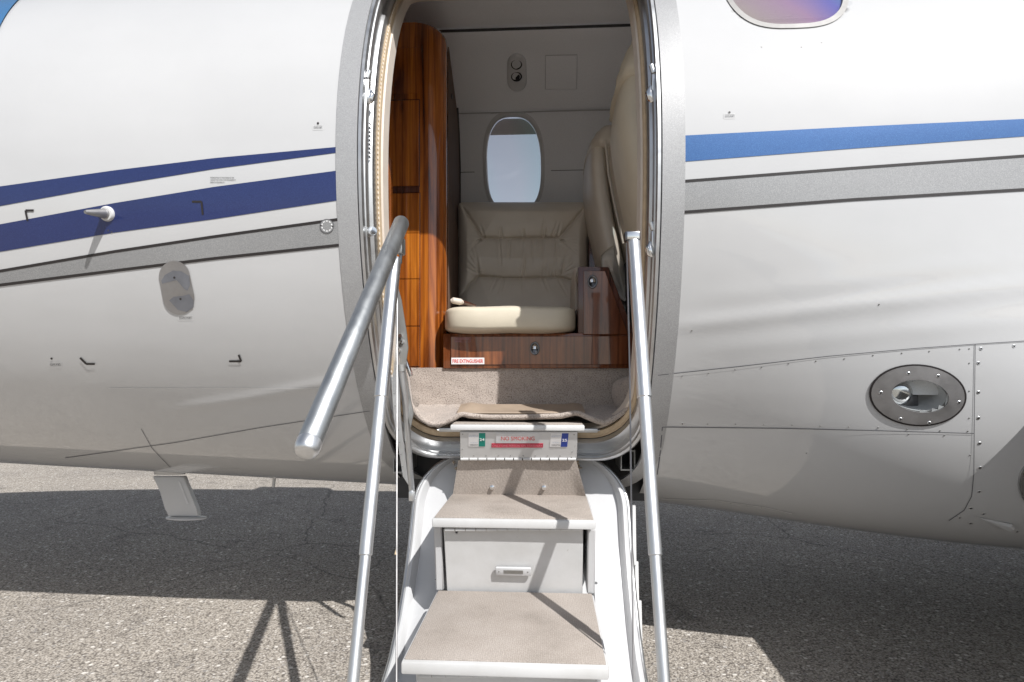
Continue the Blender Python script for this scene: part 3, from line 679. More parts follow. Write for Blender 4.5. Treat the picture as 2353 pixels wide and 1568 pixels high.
# trim groove along the sidewall
z = 1.80
V = []
for x in np.linspace(-.6, 2.5, 120): V += [(x, wall_y(1.815)-.0012, 1.8135), (x, wall_y(1.815)-.0012, 1.8165)]
keep = [(2*i, 2*i+1, 2*i+3, 2*i+2) for i in range(119) if not any(abs(V[2*i][0]-cx) < .165 or abs(V[2*i+2][0]-cx) < .165 for cx, _ in FARWIN)]
obj('trim_groove', V, keep, M_seam, LIN)
# overhead service panel and ceiling
def sweep(name, P, x0, x1, mat, parent, closed=False, sm_=True):
    V = [(x0, y, z) for y, z in P]+[(x1, y, z) for y, z in P]; n = len(P)
    F = [(i, (i+1) % n, n+(i+1) % n, n+i) for i in range(n if closed else n-1)]
    me = mesh(name, V, F, mat)
    if sm_: smooth_by_angle(me, 40)
    return link(name, me, parent)
SP = sweep('service_panel', [(2.76, 2.04), (2.70, 2.016), (2.685, 2.012), (2.670, 2.016), (2.648, 2.03), (2.56, 2.078), (2.47, 2.118), (2.42, 2.134), (2.37, 2.143), (2.315, 2.148), (2.308, 2.152), (2.31, 2.17), (2.33, 2.19)], -.95, 2.6, M_wall, AIR)
ceil = [(2.33, 2.172)]+[(2.25-.66*math.sin(a), 1.60+.575*math.cos(a)) for a in np.linspace(-.05, .74, 14)]
sweep('ceiling_panel', ceil, -.95, 2.6, M_wall, AIR)
M_faint = simple('lining_gap', (.30, .30, .30), .8)
M_eye = simple('black_gloss_lamp', (.015, .015, .016), .18)
rbox('cove_shade_strip', (.82, 2.3075, 2.159), (3.5, .003, .010), M_dark, SP, 0)  # black strip painting in the shade line between ceiling and service panel
# reading light pod and access panel
def sp_pt(px, py):
    d = ray(px, py); best = None
    for k in range(4000):
        t = 2.2+k*.00018; q = CAM+d*(t/d.y)
        zp = ip(q.y, [(2.315, 2.148), (2.37, 2.143), (2.42, 2.134), (2.47, 2.118), (2.56, 2.078), (2.648, 2.03), (2.685, 2.012)])
        if q.z >= zp: return q
    return q
NSP = Vector((0, -.44, -.90)).normalized()
pod = [sp_pt(*q) for q in cap_shape(1188, 165, 22, 19, -.02, 40)]
cpt = sum(pod, Vector())/len(pod)
V = [q+NSP*.0 for q in pod]+[q+NSP*.010 for q in pod]+[cpt+(q-cpt)*.88+NSP*.013 for q in pod]; n = len(pod)
rl = obj('reading_light', V, [(k*n+i, k*n+(i+1) % n, (k+1)*n+(i+1) % n, (k+1)*n+i) for k in range(2) for i in range(n)]+[tuple(range(2*n, 3*n))], M_bezel, SP, True)
for py in (143, 171):
    c_ = sp_pt(1187, py)+NSP*.0135; V = []
    U = Vector((1, 0, 0)); W = NSP.cross(U)
    for k in range(28): a = 2*math.pi*k/28; V.append(c_+(U*math.cos(a)+W*math.sin(a))*.0235)
    for k in range(28): a = 2*math.pi*k/28; V.append(c_+(U*math.cos(a)+W*math.sin(a))*.0215+NSP*.004)
    for k in range(28): a = 2*math.pi*k/28; V.append(c_+(U*math.cos(a)+W*math.sin(a))*.0165+NSP*.0004)
    for k in range(28): a = 2*math.pi*k/28; V.append(c_+(U*math.cos(a)+W*math.sin(a))*.009+NSP*.0012+W*.004)
    obj('lamp_eyeball', V, grid_faces(4, 28, True)+[tuple(range(84, 112))], M_eye, SP, True)
q4 = [sp_pt(1254, 127), sp_pt(1326, 126), sp_pt(1325, 205), sp_pt(1253, 205)]
V = [q+NSP*.0002 for q in q4]+[q+NSP*.0016 for q in q4]; c_ = sum(q4, Vector())/4
V += [c_+(q-c_)*.985+NSP*.002 for q in q4]
obj('access_panel', V, [(0, 1, 5, 4), (1, 2, 6, 5), (2, 3, 7, 6), (3, 0, 4, 7), (8, 9, 10, 11)], M_wall, SP)
ring4 = [c_+(q-c_)*1.010+NSP*.0010 for q in q4]+[c_+(q-c_)*.995+NSP*.0024 for q in q4]
obj('access_gap', ring4, [(i, (i+1) % 4, 4+(i+1) % 4, 4+i) for i in range(4)], M_faint, SP)
# cabin floor and end partitions
FLZ = .867
rbox('cabin_floor', (.8, 2.485, FLZ-.03), (3.6, 1.0, .06), M_carpet, AIR, .002)
rbox('cabin_floor', (1.55, 1.87, FLZ-.03), (2.1, .19, .06), M_carpet, AIR, .002)
rbox('forward_partition', (-.97, 2.25, 1.45), (.03, 1.1, 1.0), M_inner, AIR, .003)
rbox('aft_partition', (2.62, 2.25, 1.45), (.03, 1.1, 1.0), M_inner, AIR, .003)
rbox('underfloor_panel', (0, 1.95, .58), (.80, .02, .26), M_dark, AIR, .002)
# sill: pressure frame lower lip, brackets in the gap
for k, (px, py) in enumerate(((930, 1058), (1437, 1052))):
    c_ = at(px, py, 1.86); s_ = .030; V, F = [], []
    x = c_.x; sv = [(-s_, -s_), (s_, -s_), (s_, s_), (-s_, s_)]
    for y_ in (1.80, 1.94):
        for sc0 in (1.0, .86): V += [Vector((x+a*sc0*.7, y_, c_.z+b_*sc0)) for a, b_ in sv]
    F = [(i, (i+1) % 4, 8+(i+1) % 4, 8+i) for i in range(4)]+[(4+i, 4+(i+1) % 4, 12+(i+1) % 4, 12+i) for i in range(4)]+[(i, (i+1) % 4, 4+(i+1) % 4, 4+i) for i in range(4)]
    obj('hinge_bracket', V, F, M_dmetal, AIR)
rbox('sill_plate', (0, 1.805, .688), (.46, .10, .012), M_frame, AIR, .002)
for px in (1003, 1377): c_ = at(px, 982, 1.715); place('screw', S_lamp, Vector((c_.x, 1.735, .692)), (0, -.5, 1), AIR)

# ------------------------------------------------------------------ airstair door
ST = bpy.data.objects.new('airstair_door', mesh('airstair_door', [], []))
bpy.data.objects.remove(ST)
# curved door leaf, a shell with rounded upper corners and rims
leaf = [(1.86, .598), (1.835, .53), (1.80, .45), (1.75, .35), (1.69, .26), (1.62, .185), (1.53, .12), (1.42, .075), (1.28, .05), (1.10, .04)]
arc = [0]
for a, b in zip(leaf, leaf[1:]): arc.append(arc[-1]+math.hypot(b[0]-a[0], b[1]-a[1]))
def leaf_pt(s):
    return ip(s, list(zip(arc, [q[0] for q in leaf]))), ip(s, list(zip(arc, [q[1] for q in leaf])))
def leaf_n(s):
    a = leaf_pt(s-.02); b = leaf_pt(s+.02); dy, dz = b[0]-a[0], b[1]-a[1]; l = math.hypot(dy, dz); return Vector((0, dz/l, -dy/l))
ns, nu = 70, 97; S1 = arc[-1]; V, F = [], []
def leaf_hw(s):
    r = .16
    return .312-(r-math.sqrt(max(0, r*r-(r-s)**2)) if s < r else 0)*.95
def leaf_surface(dn, name, mat, parent, inset=0.0, rim=True):
    V = []
    for i in range(ns):
        s = .001+S1*(i/(ns-1))**1.3*.999; y, z = leaf_pt(s); n_ = leaf_n(s) if s > .03 else leaf_n(.03); hw = leaf_hw(s)-inset
        for j in range(nu):
            u = -1+2*j/(nu-1); e = abs(u); h = dn
            if rim: h += .026*sm(.925, .945, e)-.006*sm(.985, 1.0, e)+.030*sm(.62, .66, e)*(1-sm(.70, 1.0, e)*.8)*sm(.25, .40, s)
            V.append(Vector((.005+u*hw, y, z))+n_*h)
    me = mesh(name, V, grid_faces(ns, nu), mat); smooth_by_angle(me, 22); return link(name, me, parent)
ST = leaf_surface(.0, 'airstair_door', M_white_enamel, AIR)
leaf_surface(-.028, 'door_outer_skin', M_white, ST, -.004, False)
# edge seal round the door leaf
path = []
for sgn in (-1, 1):
    pts = []
    for i in range(60):
        s = .001+S1*(i/59)**1.3*.995; y, z = leaf_pt(s); n_ = leaf_n(max(s, .03)); pts.append(Vector((.005+sgn*(leaf_hw(s)+.004), y, z))+n_*.006)
    tube('edge_seal', pts, .0075, M_frame, ST, 10)
# stepped strips on the right flank
for k, (px, py0, py1) in enumerate(((1453, 1160, 1300), (1459, 1290, 1400), (1466, 1380, 1475))):
    a, b = at(px, py0, 1.83-.05*k), at(px, py1, 1.76-.06*k)
    prism('flank_strip', [a+Vector((0, 0, 0)), a+Vector((.010, 0, 0)), b+Vector((.012, 0, 0)), b], (0, .03, -.01), M_white_worn, ST, .0015, 1)
# treads, risers
def tread(y0, y1, z, hw, name_l=None, th=.022, cx=.002):
    t_ = rbox('tread', (cx, (y0+y1)/2, z-th/2), (2*hw, y1-y0, th), M_white_worn, ST, .004)
    rbox('tread_cover', (cx, (y0+y1)/2+.004, z+.0015), (2*hw-.010, y1-y0-.012, .004), M_tread, ST, .0012)
    return t_
T2 = at(1179, 1195, 1.49).z; T3 = at(1160, 1528, 1.17).z; T1 = at(1190, 977, 1.68).z
tread(1.680, 1.79, T1, .186, th=.016); tread(1.49, 1.80, T2, .201); tread(1.17, 1.555, T3, .201, th=.025)
# top riser with placards
def quad_plane(pxs, ytop, ybot):
    (x0, y0), (x1, y1), (x2, y2), (x3, y3) = pxs
    return [at(x0, y0, ytop), at(x1, y1, ytop), at(x2, y2, ybot), at(x3, y3, ybot)]
R1 = quad_plane([(1057, 993), (1327, 993), (1326, 1054), (1057, 1054)], 1.690, 1.735)
r1 = prism('riser_panel', R1, (0, .012, .003), M_white_worn, ST, .0015, 1); r1['label'] = 'white riser panel carrying the no smoking placard'
U1 = (R1[1]-R1[0]).normalized(); W1 = (R1[0]-R1[3]).normalized(); N1 = U1.cross(W1)
if N1.y > 0: N1 = -N1
def r1p(px, py, off_=.0):
    s = (px-1057)/270; t_ = (py-993)/61; return R1[0]+(R1[1]-R1[0])*s+(R1[3]-R1[0])*t_+N1*off_
def plac(x0, y0, x1, y1, mat, off_, parent, nm='placard', r=None):
    q = [r1p(x0, y0, off_), r1p(x1, y0, off_), r1p(x1, y1, off_), r1p(x0, y1, off_)]
    return prism(nm, q, -N1*(off_+.0004), mat, parent, 0)
def r1text(body, px, py, hpx, wpx, mat, off_, bold=0.0):
    s = (R1[1]-R1[0]).length/270; return text('lettering', body, hpx*s*1.02, r1p(px, py, off_), U1, W1, mat, ST, wpx*s, bold=bold)
plac(1141, 995, 1242, 1017.5, M_greyplac, .0016, ST); r1text('NO SMOKING', 1191.5, 1006.5, 10.5, 77, M_red, .0022)
plac(1131, 1018.5, 1251, 1028, M_redtape, .0008, ST); r1text('ONLY ONE PERSON ON STAIRWAY', 1191, 1023.3, 6.0, 116, M_pinktext, .0014)
plac(1077, 995.5, 1101, 1025.5, M_placard, .0008, ST, 'sticker'); plac(1101.2, 995.5, 1116, 1025.5, M_green, .0010, ST, 'sticker'); r1text('24', 1108.6, 1009, 7.5, 11.5, M_whitetxt, .0016, .02)
plac(1267, 996, 1291.8, 1026, M_placard, .0008, ST, 'sticker'); plac(1292, 996, 1307, 1026, M_bluest, .0010, ST, 'sticker'); r1text('25', 1299.5, 1010.5, 7.5, 11.5, M_whitetxt, .0016, .02)
for cx, num in ((1089, '24802973'), (1279.5, '25823755')):
    r1text(num, cx+1, 1021.8, 4.0, 20, M_ink, .0014); r1text('U.S. Customs and', cx, 999.5, 2.4, 20, M_bluetxt, .0014); r1text('Border Protection', cx, 1002.6, 2.4, 21, M_bluetxt, .0014); r1text('Aircraft Decal', cx+1, 1016.3, 2.4, 16, M_bluetxt, .0014)
for k in range(8): p_ = r1p(1090+k*29, 1047, .0005); place('rivet', S_small, p_, N1, ST)
for px, py in ((1063, 998), (1063, 1032), (1063, 1050), (1320, 999), (1320, 1038), (1320, 1050)): place('rivet', S_small, r1p(px, py, .0005), N1, ST)
for nm_y, yy, x0, x1, hy in ((1055.5, 1.738, 1058, 1325, .0), (1217.5, 1.505, 1022, 1338, 0), (1553, 1.205, 962, 1378, 0)):
    a, b = at(x0, nm_y, yy-.004), at(x1, nm_y, yy-.004); k_ = 13
    for k in range(k_):
        tube('hinge_knuckle', [a+(b-a)*((k+.04)/k_), a+(b-a)*((k+.93)/k_)], .0038, M_white_worn, ST, 8)
# carpeted sloping riser
C1 = [at(1053, 1058, 1.745), at(1324, 1058, 1.745), at(1346, 1139, 1.785), at(1040, 1139, 1.785)]
nx_, ny_ = 36, 18; V = []
for i in range(nx_):
    for j in range(ny_):
        s, t_ = i/(nx_-1), j/(ny_-1); q = (C1[0]*(1-s)+C1[1]*s)*(1-t_)+(C1[3]*(1-s)+C1[2]*s)*t_
        lift = -.020*sm(.93, 1.0, s)*(t_**1.2)*(1-.4*t_)+.004*math.sin(s*9+t_*3)*.3
        V.append(q+Vector((0, lift, 0)))
cr = obj('riser_carpet', V, grid_faces(nx_, ny_), M_tread, ST, True)
for px, py in ((1131, 1120), (1250, 1120.5)):
    c_ = at(px, py, 1.772); tube('press_stud', [c_+Vector((0, .012, 0)), c_+Vector((0, -.004, 0)), c_+Vector((0, -.006, 0))], [.0068, .0068, .003], M_chrome, ST, 16)
for px, py in ((1047, 1066), (1330, 1068)):    # frayed corners of the carpet
    for k in range(7):
        c_ = at(px+random.uniform(-5, 5), py+random.uniform(-9, 12), 1.79); tube('frayed_edge', [c_, c_+Vector((random.uniform(-.006, .006), -.008, random.uniform(-.008, .004)))], [.0035, .001], M_zip if k % 2 else M_tread, ST, 5)
# side cheeks and drawer box under the second tread
D2 = [at(1019, 1216, 1.515), at(1340, 1216, 1.515), at(1338.5, 1366, 1.565), at(1027, 1366, 1.565)]
d2 = prism('step_drawer', D2, (0, .24, .0), M_white_worn, ST, .002, 1)
hx = at(1180, 1312, 1.541); sw = .088/83
hp = rbox('drawer_pull', hx+Vector((0, -.004, 0)), (.090, .008, .024), M_white_enamel, ST, .003, 2, Matrix.Rotation(.32, 3, 'X'))
rbox('pull_recess', hx+Vector((0, -.0082, 0)), (.049, .002, .011), M_dmetal, hp, .0005, 1, Matrix.Rotation(.32, 3, 'X'))
for dx in (-.0365, .0365): place('screw', S_small, hx+Vector((dx, -.0085, 0)), (0, -.95, -.3), hp)
for sgn, xo in ((-1, -.182), (1, .186)):
    pr_ = [Vector((xo, 1.53, T2-.03)), Vector((xo, 1.78, T2-.03)), Vector((xo, 1.80, T3+.02)), Vector((xo, 1.56, T3-.0))]
    prism('step_cheek', pr_, (sgn*.020, 0, 0), M_white_enamel, ST, .003, 1)
# box under third tread
D3 = [Vector((-.178, 1.205, T3-.028)), Vector((.184, 1.205, T3-.028)), Vector((.182, 1.235, .06)), Vector((-.176, 1.235, .06))]
prism('step_box', D3, (0, .30, 0), M_white_worn, ST, .002, 1)
for px, py, y_ in ((1377, 1332, 1.66), (1352, 1291, 1.64), (1001, 1332, 1.66), (1021, 1287, 1.62), (1049, 1224, 1.513)):
    c_ = at(px, py, y_); place('pan_stud', S_big, c_, (0, -.8, .6), ST)
# hand rails: telescopic tubes each side
def py_of(p):
    d = p-CAM; return HOR-FPX*d.z/(d.dot(FW))
def telescopic(T, B, name_label):
    T, B = Vector(T), Vector(B); E_ = T+(B-T)*1.28
    def solve(py):
        lo_, hi_ = 0, 1.3
        for _ in range(40):
            m_ = (lo_+hi_)/2
            if py_of(T+(B-T)*m_) < py: lo_ = m_
            else: hi_ = m_
        return T+(B-T)*lo_
    a, b = solve(913), solve(1275); dv = (B-T).normalized()
    r = tube('telescopic_rail', [T, a, a+dv*.0015], [.0153, .0153, .0137], M_alu, AIR, 28); r['label'] = name_label
    tube('inner_tube', [a-dv*.01, b, b+dv*.0015], [.0132, .0132, .0118], M_tube, r, 24)
    tube('lower_tube', [b-dv*.01, E_], [.0110, .0110], M_tube, r, 24)
    return r, a, b
RL, la, lb = telescopic(at(907, 596, 1.43), at(811, 1568, 1.10), 'left telescopic rail')
RR, ra, rb = telescopic(at(1455, 548, 1.43), at(1526, 1568, 1.10), 'right telescopic rail')
# clamp at the top of the right rail
c_ = at(1453, 545, 1.43)
rbox('clamp', c_+Vector((-.001, 0, .0)), (.036, .030, .022), M_gunmetal, RR, .004); rbox('clamp_face', c_+Vector((0, -.016, 0)), (.028, .004, .017), M_chrome, RR, .001)
bo = at(1459, 570, 1.412); tube('bolt', [bo+Vector((0, .006, 0)), bo-Vector((0, .006, 0))], .0065, M_chrome, RR, 6)
# thick grab tube on the left rail
P0, P1 = at(922, 513, 1.41), at(702, 1038, .85); dv = (P1-P0).normalized()
gt = tube('grab_tube', [P0-dv*.014, P0-dv*.010, P0-dv*.003, P0, P1-dv*.02, P1-dv*.0195, P1-dv*.004, P1+dv*.0, P1+dv*.002], [.009, .0140, .0174, .0182, .0182, .0178, .0172, .015, .011], M_fat, AIR, 32)
gt['label'] = 'thick grey grab tube slanting out from the left rail'
tube('end_cap', [P1-dv*.019, P1-dv*.006, P1+dv*.001, P1+dv*.004], [.0185, .0182, .0155, .0118], M_alu, gt, 32)
rbox('knuckle', at(921, 566, 1.435), (.016, .035, .042), M_fat, gt, .005)
tube('knuckle_pin', [at(922, 575, 1.43), at(920, 606, 1.43)], .004, M_gunmetal, gt, 8)
# steel cables
tube('cable', [at(913, 600, 1.44), at(912, 1030, 1.28), at(911, 1568, 1.13), at(911, 1760, 1.07)], .0019, M_plate, AIR, 8)
tube('cable', [at(1440, 560, 1.46), at(1447, 850, 1.36), at(1450, 1100, 1.27), at(1456, 1568, 1.14), at(1458, 1760, 1.08)], .0019, M_plate, AIR, 8)
on_l = tube('cable_ferrule', [at(911, 1262, 1.212), at(910, 1275, 1.208)], [.0018, .0036], M_zip, AIR, 8)
# counterbalance strut and arm plate, left side
sa = tube('counterbalance_strut', [at(922, 848, 1.66), at(930, 905, 1.68), at(946, 1128, 1.79)], [.0090, .0090, .0086], M_tube, AIR, 18)
tube('strut_clamp', [at(921, 838, 1.66), at(922.5, 853, 1.661)], .0125, M_dmetal, sa, 18); rbox('strut_fork', at(946, 1140, 1.785), (.016, .014, .030), M_alu, sa, .003)
ap = [at(x, y, 1.70) for x, y in ((913, 655), (922, 690), (934, 765), (938, 800), (930, 850), (941, 905), (950, 950), (943, 985), (932, 930), (920, 860), (912, 800))]
arm = prism('hinge_arm', ap, (0, .006, 0), M_dmetal, AIR, .001, 1)
for px, py in ((921, 772), (917, 806), (925, 786)): c_ = at(px, py, 1.70); tube('bolt', [c_, c_-Vector((0, .008, 0))], .0055, M_chrome, arm, 10)
lp_ = [at(x, y, 1.66) for x, y in ((896, 640), (908, 640), (914, 800), (920, 960), (936, 1090), (940, 1118), (925, 1095), (905, 960), (894, 800))]
lower = prism('hinge_plate', lp_, (0, .008, 0), M_frame, AIR, .001, 1)
for k in range(7): c_ = at(905+k*3.2, 905+k*28, 1.655); place('rivet', S_small, c_, (0, -1, 0), lower)
rbox('latch_lever', at(938, 845, 1.72), (.010, .02, .055), M_chrome, AIR, .003, 2, Matrix.Rotation(-.35, 3, 'Y'))

# ------------------------------------------------------------------ cabin furniture
# tall wooden cabinet on the left
CY = 2.0; xr_ = at(1021, 500, CY).x; ztop = at(960, 51, CY).z
CAB = thing('wood_cabinet', (-.6, 2.4, FLZ), 'tall glossy teak cabinet with drawers left inside the doorway', 'cabinet')
rc = .055; planp = [(-.86, CY), ]
for k in range(13):
    a = -math.pi/2+math.pi/2*k/12; planp.append((xr_-rc+rc*math.cos(a), CY+rc+rc*math.sin(a)))
XB_ = -.338
planp += [(XB_, 2.90), (-.86, 2.90)]
lv = [(FLZ+.001, 0), (ztop-.05, 0)]+[(ztop-.05+.05*math.sin(a), .05*(1-math.cos(a))) for a in np.linspace(.2, math.pi/2, 8)]
V, n = [], len(planp)
for z, ins in lv:
    for (x, y) in planp:
        xx_ = min(x, xr_-ins) if x > xr_-rc-.02 else x
        V.append((x-(ins if x > xr_-rc+.002 else ins*max(0, (x-(xr_-.12))/.07) if x > xr_-.12 else 0), y, z))
F = grid_faces(len(lv), n, True)+[tuple(range((len(lv)-1)*n, len(lv)*n))]
me = mesh('cabinet_body', V, F, M_teak); smooth_by_angle(me, 35); link('cabinet_body', me, CAB)
def fpanel(nm, x0, y0, x1, y1, mat, th=.006, parent=CAB, yy=CY, r=.0012):
    a, b = at(x0, y0, yy), at(x1, y1, yy)
    return rbox(nm, ((a.x+b.x)/2, yy-th/2, (a.z+b.z)/2), (b.x-a.x, th, a.z-b.z), mat, parent, r, 1)
fpanel('drawer_recess', 870, 445, 966, 842.5, M_wood_dark, .0012)
for y0, y1 in ((446.5, 536.5), (538.5, 641.5), (643.5, 749.5), (751.5, 842)): fpanel('drawer_front', 872, y0, 964.3, y1, M_teak, .006)
fpanel('door_recess', 870, 231, 965, 430, M_wood_dark, .0012); fpanel('door_panel', 872, 233.5, 963, 428, M_teak, .005); fpanel('door_panel', 872, 112, 961, 216, M_teak, .002)
fpanel('finger_gap', 872, 431, 964, 443, M_wood_dark, .0015)
def side(y, z, o=.002): return Vector((xr_+(XB_-xr_)*(y-2.055)/(2.90-2.055)+o, y, z))
prism('side_panel', [side(2.075, FLZ+.002), side(2.89, FLZ+.002), side(2.89, 1.86), side(2.74, 1.99), side(2.60, ztop-.02), side(2.075, ztop-.045)], (.003, 0, 0), M_leather_dark, CAB, 0)
prism('side_seam', [side(2.10, 1.50, .006), side(2.88, 1.50, .006), side(2.88, 1.503, .006), side(2.10, 1.503, .006)], (.0006, 0, 0), M_dark, CAB, 0)
rbox('switch', side(2.2, 1.86, .007), (.004, .02, .014), M_black, CAB, .001)
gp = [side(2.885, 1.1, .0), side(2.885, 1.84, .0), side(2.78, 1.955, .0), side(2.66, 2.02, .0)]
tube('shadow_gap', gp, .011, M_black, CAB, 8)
rbox('edge_post', (at(893.5, 450, 1.86).x-.004, 1.88, at(893, 455, 1.86).z-.27), (.010, .05, .80), M_teak, CAB, .003)
# storage base with drawer under the bench
BY = 1.965
SB_ = thing('drawer_base', (.05, 2.2, FLZ), 'walnut drawer base with fire extinguisher placard under the bench seat', 'drawer unit')
bz0, bz1 = FLZ+.001, at(1200, 766, BY).z; bx0, bx1 = at(1018, 800, BY).x, at(1452, 800, BY).x+.12
rbox('base_carcass', ((bx0+bx1)/2, BY+.30, (bz0+bz1)/2), (bx1-bx0, .60, bz1-bz0), M_walnut, SB_, .004)
fpanel('drawer_front', 1036, 774, 1444, 838, M_walnut, .005, SB_, BY)
def knob(px, py, yy, parent):
    c_ = at(px, py, yy); V = []
    for lvl, (s_, d_) in enumerate(((1, 0), (1, .004), (.85, .006), (.72, .002))):
        for k in range(28):
            a = 2*math.pi*k/28; V.append(c_+Vector((.0155*s_*math.cos(a), -d_, .0215*s_*math.sin(a))))
    kn = obj('push_latch', V, grid_faces(4, 28, True)+[tuple(range(84, 112))], M_gunmetal, parent, True)
    V, F = [], []
    for i in range(7):
        for j in range(15):
            a = math.pi*j/14; r_ = i/6; V.append(c_+Vector((.0105*r_*math.cos(a), -.009+.005*r_*r_, -.002+.0145*r_*math.sin(a))))
    obj('latch_button', V, grid_faces(7, 15), M_chrome, kn, True)
knob(1229, 801, BY-.006, SB_)
def lbl(x0, y0, x1, y1, yy, mat, parent, nm='placard'): return fpanel(nm, x0, y0, x1, y1, mat, .0012, parent, yy, .0005)
fe = lbl(1037, 822.5, 1113, 837.5, BY-.0052, M_placard, SB_)
s_ = (at(1113, 830, BY)-at(1037, 830, BY)).length/76
text('lettering', 'FIRE EXTINGUISHER', 8.2*s_, at(1075, 830, BY-.0066), (1, 0, 0), (0, 0, 1), M_red, SB_, 70*s_, bold=.012)
V0 = [(1044, 775.5), (1081, 775.5), (1081, 786.5), (1044, 786.5)]; cx_, cy_ = 1062.5, 781
V = [at(x, y, BY-.0055) for x, y in V0]+[at(cx_+(x-cx_)*.96, cy_+(y-cy_)*.88, BY-.0055) for x, y in V0]
lb2 = obj('label_outline', V, [(i, (i+1) % 4, 4+(i+1) % 4, 4+i) for i in range(4)], M_outline, SB_)
for k, w_ in enumerate((33, 33, 14)):
    yy_ = 778+k*3.2; obj('fine_print', [at(x, y, BY-.0055) for x, y in ((1046, yy_-.7), (1046+w_, yy_-.7), (1046+w_, yy_+.7), (1046, yy_+.7))], [(0, 1, 2, 3)], M_outline, SB_)
# pedestal right of the bench
PED = thing('armrest_pedestal', (.28, 2.1, FLZ+.12), 'walnut armrest pedestal with slanted side and round latch', 'cabinet')
po = [at(x, y, BY-.002) for x, y in ((1328, 613), (1399, 613), (1452, 760), (1475, 766), (1328, 766))]
prism('pedestal_body', po, (0, .42, 0), M_wood_dark, PED, .004, 2)
pi_ = [at(x, y, BY-.002) for x, y in ((1340, 623), (1390, 623), (1443, 769), (1340, 769))]
prism('pedestal_door', pi_, (0, -.004, 0), M_walnut, PED, .0012, 1)
knob(1361.5, 648, BY-.0065, PED)
# bench seat
BS = thing('bench_seat', (-.03, 2.3, bz1), 'taupe leather bench seat with tufted back below the cabin window', 'seat')
def cushion(name, c, s, mat, parent, n=4.5, wr=.0, res=(40, 22)):
    V = []
    for i in range(res[0]+1):
        for j in range(res[1]):
            ph_ = math.pi*i/res[0]-math.pi/2; th_ = 2*math.pi*j/res[1]
            cp, sp_ = math.cos(ph_), math.sin(ph_); ct, st_ = math.cos(th_), math.sin(th_)
            f_ = lambda v_: math.copysign(abs(v_)**(2/n), v_)
            q = Vector((f_(sp_)*s[0]/2, f_(cp)*f_(ct)*s[1]/2, f_(cp)*f_(st_)*s[2]/2))
            V.append(Vector(c)+q+Vector((0, -wr*math.sin(q.x*37)*math.sin(q.z*50), wr*math.sin(q.x*31+q.y*22))))
    return obj(name, V, grid_faces(res[0]+1, res[1], True), mat, parent, True)
a, b = at(1010, 701, 1.905), at(1328, 763, 1.905)
cushion('seat_cushion', ((a.x+b.x)/2, 2.17, (a.z+b.z)/2), (b.x-a.x, .54, a.z-b.z+.004), M_cream, BS, 6.0, .0012, (60, 40))
# tufted back as a sculpted surface
bx = [(1053, 1351), (465, 715)]; NXB, NZB = 190, 170
seams = [((1062, 474), (1108, 546)), ((1108, 546), (1150, 549)), ((1150, 549), (1285, 546)), ((1285, 546), (1345, 476)), ((1052, 684), (1100, 636)), ((1100, 636), (1180, 640)), ((1180, 640), (1290, 638)), ((1290, 638), (1336, 652))]
wrk = []
for k in range(26):
    x = random.uniform(1108, 1285); kind = k % 4
    if kind == 0: wrk.append(((x, 546), (x+random.uniform(-6, 10)+(x-1195)*.10, 546-random.uniform(22, 58)), random.uniform(.5, 1)))
    elif kind == 1: wrk.append(((x, 552), (x+random.uniform(-6, 6), 552+random.uniform(25, 62)), random.uniform(.5, 1)))
    elif kind == 2: wrk.append(((x, 636), (x+random.uniform(-6, 8), 636-random.uniform(25, 60)), random.uniform(.6, 1)))
    else: wrk.append(((x, 640), (x+(x-1195)*.3, 640+random.uniform(25, 60)), random.uniform(.5, 1)))
for k in range(5):
    wrk.append(((1100, 630-k*3), (1064+k*6, 612-k*14), .8)); wrk.append(((1292, 630-k*3), (1330-k*6, 612-k*12), .8)); wrk.append(((1104, 552), (1066, 548+k*10), .5)); wrk.append(((1290, 552), (1332, 548+k*10), .5))
PX = np.linspace(1053, 1351, NXB)[:, None]*np.ones((1, NZB)); PZ = np.linspace(465, 715, NZB)[None, :]*np.ones((NXB, 1))
def dseg(a, b):
    ax, ay = a; bx_, by_ = b; l2 = (bx_-ax)**2+(by_-ay)**2
    t = np.clip(((PX-ax)*(bx_-ax)+(PZ-ay)*(by_-ay))/l2, 0, 1); return np.hypot(PX-ax-t*(bx_-ax), PZ-ay-t*(by_-ay)), t
ds = np.min([dseg(a, b)[0] for a, b in seams], axis=0)
H = .040*(1-np.exp(-ds/26.0))-.012*np.exp(-(ds/3.0)**2)
for a, b, s_ in wrk:
    d_, t = dseg(a, b); H += s_*(-.0070*np.exp(-(d_/2.0)**2)+.0036*np.exp(-((d_-5)/2.6)**2))*(1-t)**.7
ex = np.minimum(PX-1053, 1351-PX); ez = PZ-465
edge_ = np.minimum(ex, ez); round_ = .055*np.sqrt(np.clip(1-(1-np.clip(edge_/26, 0, 1))**2, 0, 1))
# rounded upper corners
H = H*np.clip(edge_/20, 0, 1)+round_
V = []
for i in range(NXB):
    for j in range(NZB):
        px, py = PX[i, j], PZ[i, j]
        cxr = 10; dx = max(0, cxr-(px-1053)) if px < 1200 else max(0, cxr-(1351-px)); dy = max(0, cxr-(py-465))
        if dx > 0 and dy > 0:
            m_ = max(dx, dy); l_ = math.hypot(dx, dy); k_ = m_/l_
            px = (1053+cxr-dx*k_) if px < 1200 else (1351-cxr+dx*k_); py = 465+cxr-dy*k_
        yb = 2.60-.10*(py-465)/250
        V.append(at(px, py, yb-H[i, j]+.055))
nb = len(V); V += [Vector((v_.x, 2.74, v_.z)) for v_ in (V[0], V[NZB-1], V[(NXB-1)*NZB+NZB-1], V[(NXB-1)*NZB])]
F = grid_faces(NXB, NZB)
